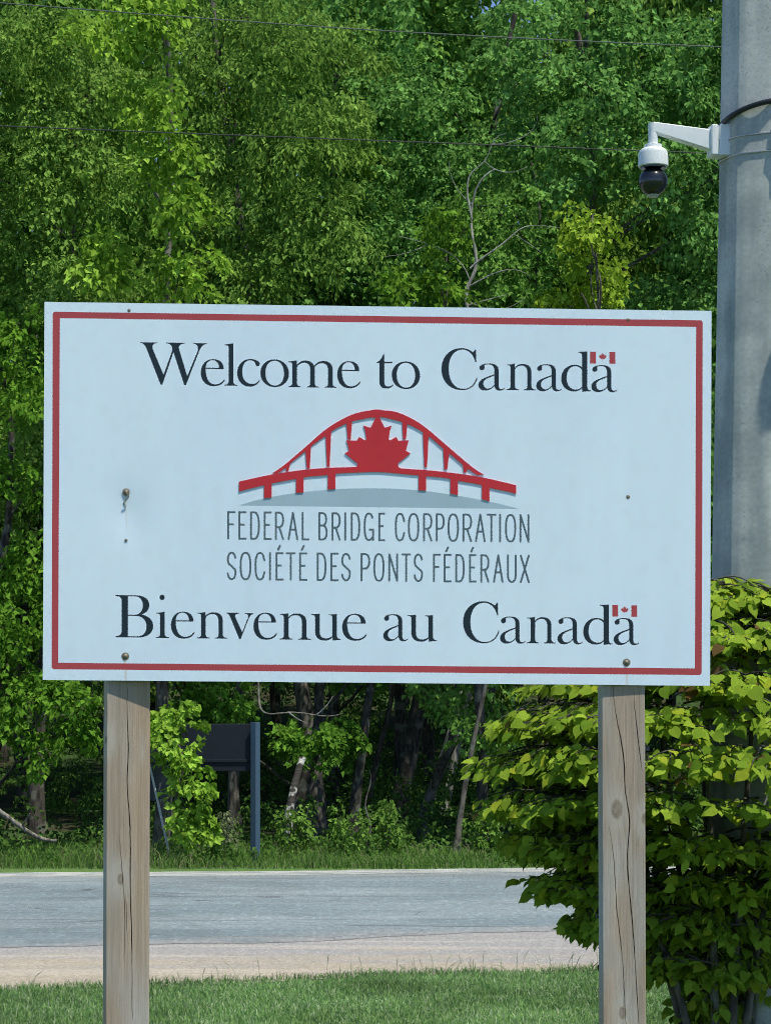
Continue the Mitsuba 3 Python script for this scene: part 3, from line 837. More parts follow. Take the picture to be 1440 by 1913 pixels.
def tree(label, group, ells, base_px, Y, r0, bark='m_bark', seed=0, size=(0.28, 0.5), trunk_lean=0.0, name='tree', kl=7, **kw):
    r = np.random.default_rng(seed)
    t = thing(name, label, 'tree', group)
    E = np.array(ells)
    lp = lumps_of(E, r, size)
    b = ground_at(base_px, Y)
    top = E[np.argmax(E[:, 2])][:3] + [0, 0, 0.3 * E[np.argmax(E[:, 2]), 5]]
    top[1] = 0.5 * top[1] + 0.5 * (Y + 0.3)
    tmsh, p = trunk_mesh(b, top, r0, r0 * 0.3, r)
    obj('trunk', union([tmsh] + limbs(p, lp, r, r0, kl)), bark, t, smooth=50)
    tag(leaf_obj('crown', crown(lp, r, **kw), t), kind='stuff')
    return t


W = 'trees along the edge of the wood'
tree('tall tree with a cascade of bright yellow-green leaves at the upper left', W,
     [ell(215, 40, 95, 70, 46), ell(300, 10, 60, 60, 46), ell(270, 190, 80, 75, 46), ell(320, 290, 80, 60, 46), ell(340, 400, 70, 65, 46), ell(215, 480, 70, 60, 46.4), ell(370, 500, 70, 60, 46), ell(300, 760, 200, 170, 47), ell(330, 1080, 190, 150, 47)],
     300, 47.5, 0.13, seed=11, leaf=(0.125, 0.085), spray=0.42, dens=6.0, **BRIGHT)
tree('olive green tree at the far left, above the left end of the sign', W,
     [ell(30, 120, 190, 180, 50), ell(110, 330, 150, 150, 49.5), ell(20, 520, 170, 140, 50), ell(150, 540, 120, 120, 49), ell(60, 820, 170, 190, 50), ell(-20, 300, 120, 200, 51), ell(180, 160, 110, 150, 52)],
     70, 52, 0.14, 'm_bark_dark', seed=12, leaf=(0.095, 0.06), spray=0.38, dens=6.5, **OLIVE)
tree('olive tree with small narrow leaves, left of the middle above the sign', W,
     [ell(470, 60, 130, 130, 51.5), ell(560, 230, 140, 150, 51), ell(440, 330, 120, 130, 51.5), ell(590, 430, 130, 110, 50.5), ell(470, 520, 120, 110, 51), ell(560, 800, 220, 200, 51), ell(380, 160, 110, 170, 53), ell(630, 90, 90, 110, 55), ell(640, 300, 90, 120, 53), ell(400, 20, 130, 80, 54)],
     590, 52, 0.17, seed=13, leaf=(0.12, 0.05), spray=0.40, dens=6.5, droop=0.7, **OLIVE)
tree('blue-green tree in the wood above the middle of the sign, below the dark gap', W,
     [ell(760, 250, 130, 120, 53.5), ell(860, 330, 120, 120, 53), ell(700, 420, 110, 110, 52.5), ell(820, 500, 130, 100, 52.5), ell(930, 200, 90, 120, 54), ell(700, 170, 90, 80, 56), ell(960, 60, 90, 80, 56), ell(800, 800, 240, 210, 53)],
     735, 54, 0.16, 'm_bark_dark', seed=14, leaf=(0.105, 0.07), spray=0.40, dens=6.0, **BLUEG)
tree('tall dense green tree at the right of the wood, behind the surveillance camera', W,
     [ell(1080, 80, 140, 130, 50.5), ell(1240, 130, 140, 140, 50), ell(1130, 270, 130, 120, 49.5), ell(1270, 350, 120, 120, 49), ell(1000, 220, 80, 100, 51), ell(1290, 520, 130, 100, 49.5), ell(1420, 260, 140, 260, 50), ell(1230, 800, 200, 200, 50), ell(1180, 1100, 220, 150, 50)],
     1200, 51, 0.2, seed=15, leaf=(0.115, 0.08), spray=0.42, dens=6.2, **BLUEG)
tree('green tree between the dead branches and the yellow-green sapling in the wood', W,
     [ell(990, 330, 90, 90, 50.5), ell(1010, 450, 100, 90, 49), ell(960, 540, 90, 60, 48.5), ell(980, 780, 150, 170, 49), ell(900, 440, 90, 110, 50.5)],
     905, 49.8, 0.07, 'm_bark_dark', seed=16, leaf=(0.10, 0.06), spray=0.38, dens=6.5, **GREEN)
tree('yellow-green sapling in the wood, above the right end of the sign', W,
     [ell(1105, 420, 55, 50, 47.6, 0.7), ell(1125, 500, 75, 60, 47.6, 0.7), ell(1080, 540, 60, 40, 47.8, 0.6), ell(1120, 700, 90, 120, 46.5)],
     1110, 47, 0.06, seed=17, leaf=(0.115, 0.08), spray=0.34, dens=6.5, **LIME)
tree('light green sapling in the wood to the left of the dead branches', W,
     [ell(830, 440, 60, 50, 48), ell(790, 520, 75, 50, 47.8), ell(830, 720, 110, 120, 48)],
     655, 49.5, 0.09, 'm_bark_dark', seed=18, leaf=(0.11, 0.075), spray=0.36, dens=6.0, c0=(0.085, 0.19, 0.016), c1=(0.22, 0.40, 0.05))
tree('tree with bright low boughs in the wood, beside the left edge of the sign', W,
     [ell(20, 640, 70, 70, 46.5), ell(55, 740, 55, 60, 46), ell(20, 900, 80, 80, 46.5), ell(40, 1060, 80, 80, 47), ell(10, 1200, 80, 60, 46), ell(150, 1150, 130, 110, 47), ell(40, 1300, 80, 36, 46), ell(130, 1290, 70, 28, 45.6), ell(160, 1355, 60, 24, 45.4), ell(30, 1390, 60, 22, 45.6)],
     -60, 47.5, 0.12, 'm_bark_dark', seed=19, leaf=(0.115, 0.08), spray=0.36, dens=6.0, c0=(0.07, 0.18, 0.018), c1=(0.22, 0.42, 0.05))
tree('slim tree with leafy low sprays in the dark gap under the sign', W,
     [ell(540, 1375, 34, 22, 49, .5), ell(600, 1385, 34, 24, 48.6, .5), ell(640, 1370, 20, 20, 49, .4), ell(640, 1130, 220, 130, 50), ell(420, 1300, 70, 40, 48), ell(390, 1330, 40, 24, 47.5, .5)],
     548, 50, 0.15, 'm_bark_dark', seed=20, leaf=(0.12, 0.085), spray=0.30, dens=6.0, c0=(0.07, 0.17, 0.022), c1=(0.19, 0.38, 0.05))
tree('leafy green tree behind the left edge of the round shrub', W,
     [ell(900, 1290, 60, 45, 49), ell(860, 1350, 45, 35, 48.6, .5), ell(930, 1380, 50, 45, 48.4, .6), ell(780, 1290, 60, 30, 49.5), ell(900, 1130, 180, 120, 50)],
     790, 51, 0.1, 'm_bark', seed=21, leaf=(0.1, 0.065), spray=0.30, dens=5.5, **GREEN)
SAP = tree('bright green sapling hanging over the leaning sign beside the left post', None,
           [ell(335, 1345, 42, 26, 43.2, .45), ell(330, 1385, 44, 34, 43.2, .45), ell(350, 1430, 30, 34, 43, .4), ell(350, 1490, 32, 32, 43, .4), ell(360, 1540, 34, 36, 43, .4), ell(310, 1370, 30, 30, 43.2, .4)],
           345, 43.2, 0.035, seed=22, leaf=(0.115, 0.08), spray=0.26, dens=9.0, name='sapling', kl=6, **BRIGHT)
labels[SAP]['category'] = 'sapling'

# trees farther in: three kinds built once, each standing several times
RG = 'trees deep in the wood'
PROTO = []
for k, (cc, lf) in enumerate(((GREEN, (0.15, 0.1)), (OLIVE, (0.15, 0.085)), (BLUEG, (0.16, 0.105)))):
    r = np.random.default_rng(40 + k)
    E = np.array([[r.normal() * 1.0, r.normal() * 0.8, z, r.uniform(1.7, 2.4), r.uniform(1.5, 2.1), r.uniform(1.3, 1.9)] for z in np.linspace(4.0, 17.5, 9)])
    lp = lumps_of(E, r, (0.3, 0.5))
    tmsh, p = trunk_mesh([0, 0, -0.6], [0.2, 0, 17], 0.12, 0.04, r, 0.35)
    v, f, c = crown(lp, r, dens=3.0, per=24, spray=0.55, leaf=lf, **cc)
    PROTO.append((mikit.ply(union([tmsh] + limbs(p, lp, r, 0.13, 9)), 'm_bark_dark', smooth=50), mikit.ply(trimesh.Trimesh(v, f, process=False), 'm_leaf', color=c)))
spots = [(-7.6, 57.5), (-4.4, 58.5), (-1.2, 57.0), (1.2, 59.5), (4.2, 57.5), (7.4, 58.5), (-9.5, 66), (-6, 67.5), (-2.6, 66), (0.6, 68.5), (3.8, 66.5), (7, 67.5), (10, 66), (-8, 78), (-4, 79), (0.3, 77), (4.2, 79), (8.4, 78), (-3, 92), (3, 93), (9, 92), (-9, 91),
         (-10.5, 50), (-13.5, 53), (10.8, 51), (13.8, 53), (-13, 62), (13.4, 63)]
spots += [(s * x, y) for s in (-1, 1) for x, y in ((17, 52.5), (20.5, 55), (24, 52), (28, 56), (17.5, 66))]
rr = np.random.default_rng(5)
for i, (x, y) in enumerate(spots):
    t = thing('tree', 'mature green tree deep in the wood, behind the front row of trees', 'tree', RG)
    s = rr.uniform(0.88, 1.15) * (1.0 if y < 75 else 1.1)
    M = T().translate([x, y, float(height(x, y))]).rotate([0, 0, 1], float(rr.uniform(0, 360))).scale([s, s, s * rr.uniform(0.95, 1.15)])
    for nm, d in zip(('trunk', 'crown'), PROTO[i % 3]):
        k = numbered(nm, t)
        scene[k] = {**d, 'to_world': M}
        if nm == 'crown':
            tag(k, kind='stuff')

# slender trunks that show in the gap under the board
for i, (bx, by, tx, ty, rp, Y, bark, lab) in enumerate([
        (800, 1478, 848, 1330, 8, 56, 'm_bark_pale', 'left one of two slender pale trunks leaning right in the dark gap under the sign'),
        (826, 1480, 866, 1340, 8, 57, 'm_bark_pale', 'right one of two slender pale trunks leaning right in the dark gap under the sign'),
        (688, 1500, 730, 1290, 6, 53, 'm_bark_dark', 'thin dark leaning trunk under the middle of the sign'),
        (852, 1520, 908, 1290, 5, 47.5, 'm_bark', 'thin grey trunk leaning right beside the left edge of the round shrub'),
        (685, 1570, 690, 1440, 2.5, 46.3, 'm_bark', 'thin bare stem rising from the verge under the middle of the sign'),
        (442, 1530, 446, 1300, 11, 52, 'm_bark', 'grey trunk behind the dark blue sign back'),
        (760, 1500, 742, 1290, 13, 55, 'm_bark_dark', 'thick dark upright trunk in the gap under the sign')]):
    r = np.random.default_rng(70 + i)
    t = thing('tree', lab, 'tree', W)
    b = ground_at(bx, Y)
    tp = at(tx, ty, Y)
    tp = b + (tp - b) * 2.6 if i != 4 else tp
    tmsh, p = trunk_mesh(b, tp, rp * Y / F, rp * Y / F * (0.45 if i != 4 else 0.3), r, 0.12)
    if i == 4:
        obj('trunk', tmsh, bark, t, smooth=50)
    if i != 4:
        E = np.array([[*(tp + [0, 0.3, -0.3]), 1.2, 1.2, 1.1], [*(tp + [0.5, 0.4, 0.9]), 1.0, 1.0, 0.9]])
        lp = lumps_of(E, r)
        obj('trunk', union([tmsh] + limbs(p, lp, r, 0.08, 5)), bark, t, smooth=50)
        tag(leaf_obj('crown', crown(lp, r, dens=4, **GREEN), t), kind='stuff')

# the dead tree whose bare branches show above the board
DT = thing('dead_tree', 'bare grey dead branches standing among the green crowns above the sign', 'dead tree')
Yd = 48.0
low = [ground_at(905, Yd + .6), at(890, 1200, Yd + .3), at(868, 800, Yd)]
main = [at(868, 800, Yd), at(862, 700, Yd), at(880, 610, Yd), at(872, 540, Yd), at(888, 500, Yd), at(884, 450, Yd), at(880, 400, Yd + .1), at(893, 345, Yd), at(925, 315, Yd)]
obj('trunk', tube(spline(low, 40), np.linspace(0.1, 0.07, 40), 8, wob=0.2), 'm_bark_dark', DT, smooth=50)
obj('upper_trunk', tube(spline(main, 50), np.linspace(0.055, 0.012, 50), 8, wob=0.3), 'm_bark_pale', DT, smooth=50)
for pts, r0 in (([(881, 410), (874, 370), (882, 320), (905, 300), (918, 270), (945, 248)], .028), ([(905, 300), (940, 320), (985, 310)], .012), ([(918, 268), (960, 262), (1000, 232), (1004, 215)], .012),
                ([(878, 500), (905, 478), (950, 445), (975, 425), (1000, 420), (1050, 425)], .03), ([(960, 437), (985, 452), (1010, 470)], .01), ([(874, 535), (905, 518), (950, 503), (990, 515)], .022),
                ([(876, 520), (850, 480), (800, 455), (745, 440)], .016), ([(800, 455), (765, 470), (720, 478)], .010), ([(872, 570), (900, 562), (945, 550)], .02), ([(874, 560), (930, 578), (990, 545)], .014), ([(882, 380), (850, 345), (838, 300)], .013)):
    q = [at(x, y, Yd - 0.25 * k / len(pts)) for k, (x, y) in enumerate(pts)]
    obj('branch', tube(spline(q, 18), np.linspace(r0 * .7, 0.004, 18), 6, wob=0.3), 'm_bark_pale', DT, smooth=50)
DB = thing('dead_branch', 'thin bare branch reaching sideways through the shade right of the dark blue sign', 'branch')
q = [at(470, 1250, 46.2), at(484, 1310, 46.2), at(491, 1329, 46.1), at(540, 1331, 46), at(590, 1336, 46), at(640, 1333, 46)]
obj('stem', tube(spline(q, 30), np.linspace(.022, .007, 30), 6, wob=0.3), 'm_log', DB, smooth=50)
obj('twig', tube(spline([q[3], at(560, 1345, 45.9), at(575, 1352, 45.9)], 10), np.linspace(.012, .004, 10), 6), 'm_bark_pale', DB, smooth=50)
obj('twig', tube(spline([q[4], at(610, 1318, 45.9), at(622, 1300, 45.9)], 10), np.linspace(.012, .004, 10), 6), 'm_bark_pale', DB, smooth=50)
BT = thing('birch_stump', 'broken white trunk leaning in the shade right of the dark blue sign post', 'tree trunk')
obj('trunk', tube(spline([ground_at(540, 47.5), at(548, 1475, 47.5), at(556, 1445, 47.6), at(566, 1415, 47.7)], 20), np.linspace(.085, .06, 20), 9, wob=.2), 'm_birch', BT, smooth=50)
FL = thing('fallen_log', 'bent grey fallen limb resting on the verge at the left edge', 'log')
q = [at(-60, 1490, 44.6), at(0, 1517, 44.5), at(40, 1545, 44.4), at(75, 1566, 44.3), at(106, 1571, 44.3)]
obj('limb', tube(spline(q, 30), np.linspace(.055, .03, 30), 9, wob=.25), 'm_log', FL, smooth=50)
obj('stub', tube(spline([q[2], at(50, 1530, 44.3), at(56, 1520, 44.2)], 8), np.linspace(.02, .01, 8), 7), 'm_log', FL, smooth=50)


# ------------------------------------------------------------------ undergrowth, verge, lawn
def blades(P, h, w, lean, col, r, seg=2):
    n = len(P)
    th = r.uniform(0, 2 * np.pi, n)
    d = np.stack([np.cos(th), np.sin(th), 0 * th], 1)
    face = th + r.normal(0, 0.9, n) + np.pi / 2
    s = np.stack([np.cos(face), np.sin(face), 0 * th], 1) * (w / 2)[:, None]
    k = (lean * h)[:, None]
    up = np.array([0, 0, 1.0])
    a = P + up * (h * 0.55)[:, None] + d * k * 0.3
    tip = P + up * (h * np.sqrt(np.clip(1 - lean * 0.5, 0.2, 1)))[:, None] + d * k
    v = np.stack([P - s, P + s, a - s * 0.8, a + s * 0.8, tip], 1).reshape(-1, 3)
    i = np.arange(n)[:, None] * 5
    f = np.concatenate([i + [0, 1, 3], i + [0, 3, 2], i + [2, 3, 4]], 1).reshape(-1, 3)
    return v, f, np.repeat(col, 5, 0)


def grass_col(n, r, c0, c1, dry=0.08, cd=(0.26, 0.22, 0.11)):
    t = np.clip(r.normal(0.45, 0.3, n), 0, 1.2)[:, None]
    c = np.array(c0) * (1 - t) + np.array(c1) * t
    return np.where(r.random((n, 1)) < dry, np.array(cd) * r.uniform(0.7, 1.1, (n, 1)), c)


r = np.random.default_rng(91)
parts = []
for (x0, x1, y0, y1, per) in ((-4.0, 3.6, 16.2, 21.8, 2600), (-5.5, 5.5, 11.5, 16.2, 420), (-3.5, 3.5, 6.0, 11.5, 420), (-9, -4.0, 14, 21.8, 300), (3.6, 9, 14, 23, 300)):
    n = int((x1 - x0) * (y1 - y0) * per)
    x, y = r.uniform(x0, x1, n), r.uniform(y0, y1, n)
    edge = lawn_y(x) - y
    den = meshkit.fbm(np.c_[x * 3.0, y * 3.0, x * 0], 3, 8)
    ragged = 0.22 * (meshkit.fbm(np.c_[x * 4, x * 0, x * 0], 3, 2) - .5)
    k = (edge + ragged > 0) & (r.random(n) < 0.5 + den)
    x, y, edge, den = x[k], y[k], edge[k], den[k]
    n = len(x)
    tall = np.clip(1 - edge / 0.5, 0, 1)
    h = r.uniform(0.025, 0.06, n) * (0.7 + 0.8 * den) * (1 + 0.55 * tall)
    mow = meshkit.fbm(np.c_[x * 1.1, y * 0.7, x * 0 + 3], 3, 9)
    c = grass_col(n, r, (0.11, 0.22, 0.065), (0.30, 0.48, 0.17), 0.10 + 0.1 * mow[:, None] - 0.08 * tall[:, None], (0.50, 0.58, 0.36))
    c *= (0.45 + 1.1 * mow)[:, None] * (1 - 0.35 * tall)[:, None]
    parts.append(blades(np.c_[x, y, 0 * x - 0.003], h, r.uniform(0.004, 0.008, n) * (1.0 if per > 1000 else 1.8), r.uniform(0.1, 0.9, n), c, r))
tag(leaf_obj('lawn_grass', join(*parts), None, 'm_blade'), 'short mown lawn grass in front of the gravel shoulder', 'grass', kind='stuff')

# tall seeding stalks along the rim of the lawn
n = 48
x = np.r_[r.uniform(-2.7, 1.9, 26), r.normal(0.7, 0.5, 22)]
y = lawn_y(x) - r.uniform(0.0, 0.35, n)
pts = []
for i in range(n):
    h = r.uniform(0.07, 0.20)
    d = r.normal(0, 0.05, 2)
    pts.append(tube(spline([[x[i], y[i], 0], [x[i] + d[0] * .3, y[i] + d[1] * .3, h * .6], [x[i] + d[0], y[i] + d[1], h]], 6), np.r_[.0018, .0015, .0015, .002, .003, .001], 4))
tag(obj('grass_stalks', cat(pts), mat('m_stalk', princ((0.26, 0.28, 0.16), 0.7))), 'thin seeding grass stalks along the far rim of the lawn', 'grass', kind='stuff')

# the verge on the far side of the road
r = np.random.default_rng(92)
parts = []
n = 42000
x, y = r.uniform(-12, 12, n), 41.5 + r.gamma(1.6, 1.9, n)
edge = y - far_y(x) - 0.25 * (meshkit.fbm(np.c_[x * 2, x * 0, x * 0], 3, 2) - .3)
den = meshkit.fbm(np.c_[x * 0.9, y * 0.9, x * 0], 3, 18)
k = (edge > -0.05) & (y < 52) & (r.random(n) < 0.35 + den * 1.1)
x, y, edge, den = x[k], y[k], edge[k], den[k]
n = len(x)
h = r.uniform(0.08, 0.34, n) * (0.15 + 1.6 * den ** 1.3) * np.clip(0.35 + edge * 0.45, 0.3, 1.25)
c = grass_col(n, r, (0.075, 0.16, 0.035), (0.19, 0.34, 0.075), 0.09 + 0.2 * (meshkit.fbm(np.c_[x * .5, y * .5, x * 0], 2, 5)[:, None] > .56), (0.3, 0.3, 0.16))
parts.append(blades(np.c_[x, y, height(x, y) - 0.01], h, r.uniform(0.008, 0.017, n), r.uniform(0.15, 0.9, n), c, r))
tag(leaf_obj('verge_grass', join(*parts), None, 'm_blade'), 'tall unmown grass along the far edge of the road', 'grass', kind='stuff')

r = np.random.default_rng(93)
lp = []
for i in range(330):
    x, y = r.uniform(-11, 11), 44.6 + r.gamma(2.0, 2.4)
    if meshkit.noise(np.array([x * .6, y * .6, 2.0]), 3) < 0.36:
        continue
    s = r.uniform(0.14, 0.34) * (1 + 0.12 * max(0, y - 46))
    s = min(s, 0.75)
    lp.append([x, y, float(height(x, y)) + s * r.uniform(0.3, 1.3), s * 1.3, s * 1.2, s])
for i in range(190):
    x, y = r.uniform(-11, 11), 42.2 + r.gamma(2.0, 0.9)
    if y < float(far_y(x)) + 0.25 or meshkit.noise(np.array([x * .9, y * .7, 5.0]), 4) < 0.38:
        continue
    s = r.uniform(0.07, 0.2)
    lp.append([x, y, float(height(x, y)) + s * r.uniform(0.6, 1.6), s * 1.4, s * 1.2, s])
for i in range(240):
    x, y = r.uniform(-12, 12), r.uniform(49, 78)
    s = r.uniform(0.3, 0.9)
    lp.append([x, y, float(height(x, y)) + s * r.uniform(0.3, 1.1), s * 1.4, s * 1.2, s])
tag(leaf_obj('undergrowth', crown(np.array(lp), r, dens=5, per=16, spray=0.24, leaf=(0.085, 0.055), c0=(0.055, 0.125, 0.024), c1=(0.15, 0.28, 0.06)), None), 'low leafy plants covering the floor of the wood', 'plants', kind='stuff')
# a few taller weeds one can tell apart
for i, (px, py, ht, lab) in enumerate([(425, 1590, 0.85, 'greyish bushy weed left of the dark blue sign post'), (640, 1565, 0.9, 'leafy weed in the gap under the sign, left of the climbing weed'), (729, 1570, 1.0, 'tall climbing weed with pale green leaves under the middle of the sign'),
                                       (545, 1585, 0.9, 'leafy bright weed right of the dark blue sign post'), (905, 1585, 0.8, 'low leafy weed at the foot of the round shrub across the road')]):
    t = thing('weed', lab, 'weed', 'weeds on the verge')
    Y = 45.2 + 0.3 * i
    b = ground_at(px, Y)
    stems, lps = [], []
    for k in range(5):
        d = r.normal(0, 0.12, 2)
        e = b + [d[0], d[1], ht * r.uniform(.75, 1.1)]
        stems.append(tube(spline([b, (b + e) / 2 + [d[1] * .2, 0, .03], e], 8), np.linspace(.01, .004, 8), 5))
        for q in np.linspace(.3, 1, 6):
            lps.append([*(b + (e - b) * q), .12, .12, .10])
    obj('stems', union(stems), 'm_bark', t, smooth=True)
    cc = dict(c0=(0.15, 0.19, 0.09), c1=(0.32, 0.36, 0.2)) if i == 0 else dict(c0=(0.09, 0.19, 0.03), c1=(0.25, 0.42, 0.08))
    tag(leaf_obj('foliage', crown(np.array(lps), r, dens=14, per=8, spray=0.12, leaf=(0.075, 0.05) if i else (.06, .025), **cc), t), kind='stuff')

# ------------------------------------------------------------------ the backs of the two road signs on the verge
BS = thing('road_sign', 'dark blue back of a rectangular road sign on a square blue post', 'road sign')
Yb = 44.3
c0, c1 = at(262, 1352, Yb), at(468, 1441, Yb)
bw, bh = c1[0] - c0[0] + 0.25, c0[2] - c1[2]
m = tm(rbox(bw, 0.05, bh, 0.008))
m.apply_translation([c1[0] - bw / 2, Yb + .12, (c0[2] + c1[2]) / 2])
obj('panel', m, 'm_navy', BS, smooth=35)
for k in (0.22,):
    m = tm(rbox(bw * 0.96, 0.03, 0.05, 0.004))
    m.apply_translation([c1[0] - bw / 2, Yb + .08, c1[2] + bh * k])
    obj('rail', m, 'm_navy', BS, smooth=35)
for px in (477, 236):
    b = ground_at(px, Yb)
    top = at(px, 1349, Yb)[2]
    m = tm(rbox(0.115, 0.115, top + 0.3, 0.006))
    m.apply_transform(trimesh.transformations.rotation_matrix(math.radians(52), [0, 0, 1]))
    m.apply_translation([b[0], Yb, (top - 0.3) / 2])
    obj('post', m, 'm_blue_steel', BS, smooth=35)
LS = thing('leaning_sign', 'dark octagonal sign back on a leaning grey pole beside the left post', 'road sign')
base, tip = ground_at(322, 43.6), at(282, 1440, 43.8)
d = unit(tip - base)
obj('pole', tube(np.array([base - d * .1, tip + d * .25]), .019, 10), 'm_galv', LS, smooth=35)
oc = trimesh.creation.cylinder(0.33, 0.006, sections=8)
oc.apply_transform(trimesh.transformations.rotation_matrix(math.pi / 8, [0, 0, 1]))
oc.apply_transform(trimesh.transformations.rotation_matrix(math.pi / 2, [1, 0, 0]))
oc.apply_transform(trimesh.transformations.rotation_matrix(math.radians(-16), [0, 1, 0]))
oc.apply_transform(trimesh.transformations.rotation_matrix(math.radians(24), [0, 0, 1]))
oc.apply_translation(at(290, 1460, 43.8) + [0, 0.045, 0])
obj('plate', oc, 'm_sign_back', LS)

# ------------------------------------------------------------------ the concrete pole with its cameras
YP = 14.0
pz = np.r_[-0.5, np.arange(0, 6.81, 0.2)]
pr = 0.288 - 0.010 * (pz - 4.0)
pc = 2.021 + 0.0084 * (pz - 4.0)
th = np.radians(np.arange(0, 360, 2.5))
SEAM = math.atan2(-0.65, -0.76)
corner = np.radians(40.5 + 180 + 45 * np.arange(8))
OCT = Polygon(np.c_[np.cos(corner), np.sin(corner)]).buffer(-0.48).buffer(0.48, quad_segs=10)
OCT = affinity.scale(OCT, 1 / 1.0, 1 / 1.0)
_ov = np.array(OCT.exterior.coords)
_oa = np.unwrap(np.arctan2(_ov[:, 1], _ov[:, 0]))
_or = np.hypot(_ov[:, 0], _ov[:, 1]) / np.hypot(_ov[:, 0], _ov[:, 1]).max()
_k = np.argsort(np.mod(_oa, 2 * np.pi))
_oa, _or = np.mod(_oa, 2 * np.pi)[_k], _or[_k]


def octo(a):
    # the pole is cast eight-sided with blunt corners: radius at an angle, 1 at the corners
    v = np.array(a, float)
    fine = np.radians(np.arange(0, 360, 1.0))
    x, y = np.interp(fine, _oa, _or * np.cos(_oa), period=2 * np.pi), np.interp(fine, _oa, _or * np.sin(_oa), period=2 * np.pi)
    return np.interp(np.mod(v, 2 * np.pi), fine, np.hypot(x, y), period=2 * np.pi)


ridge = 0.0045 * np.exp(-((np.angle(np.exp(1j * (th - SEAM)))) / 0.035) ** 2) + 0.0045 * np.exp(-((np.angle(np.exp(1j * (th - SEAM - math.pi)))) / 0.035) ** 2)
R = pr[:, None] * octo(th)[None] + ridge[None] + 0.0015 * (meshkit.fbm(np.stack(np.broadcast_arrays(np.cos(th)[None] * 3, np.sin(th)[None] * 3, pz[:, None] * 2), -1), 3, 2) - .5)
v = np.stack([pc[:, None] + R * np.cos(th), YP + R * np.sin(th), np.broadcast_to(pz[:, None], R.shape)], -1).reshape(-1, 3)
n = len(th)
i = np.arange(n)
f = np.vstack([np.vstack([np.stack([k * n + i, k * n + (i + 1) % n, (k + 1) * n + (i + 1) % n], 1), np.stack([k * n + i, (k + 1) * n + (i + 1) % n, (k + 1) * n + i], 1)]) for k in range(len(pz) - 1)])
v = np.vstack([v, [[pc[-1], YP, pz[-1]]]])
f = np.vstack([f, np.stack([(len(pz) - 1) * n + i, (len(pz) - 1) * n + (i + 1) % n, np.full(n, len(v) - 1)], 1)])
POLE = thing('concrete_pole', 'thick tapering grey concrete pole behind the right end of the sign', 'pole')
obj('shaft', trimesh.Trimesh(v, f, process=False), 'm_concrete', POLE, smooth=50)


def pole_pt(ang, z, out=0.0, hug=True):
    r_, c_ = (0.288 - 0.010 * (z - 4.0)) * (float(octo(ang)) if hug else 1.0), 2.021 + 0.0084 * (z - 4.0)
    return np.array([c_ + (r_ + out) * math.cos(ang), YP + (r_ + out) * math.sin(ang), z])


def pyz(py, Y=13.75):
    return EYE + (HY - py) / F * Y


for py in (248, 282):
    z = pyz(py)
    q = [pole_pt(a, z, 0.004) for a in np.radians(np.arange(-190, 171, 6.0))]
    obj('strap', tube(np.array(q), 0.0045, 6), 'm_steel', POLE, smooth=True)
CB = thing('power_cable', 'thick black cable wrapped around the concrete pole above the surveillance camera', 'cable')
q = []
for a in np.radians(np.arange(-215, 10, 5.0)):
    px_ = CX + pole_pt(a, 5.1)[0] / pole_pt(a, 5.1)[1] * F
    t = (math.degrees(a) + 180) / 180
    q.append(pole_pt(a, pyz(226) + 0.10 * t + 0.055 * math.sin(np.clip(t, 0, 1) * math.pi), 0.0145, False))
obj('sheath', tube(spline(q, 80), 0.0135, 10), 'm_black_rubber', CB, smooth=True)


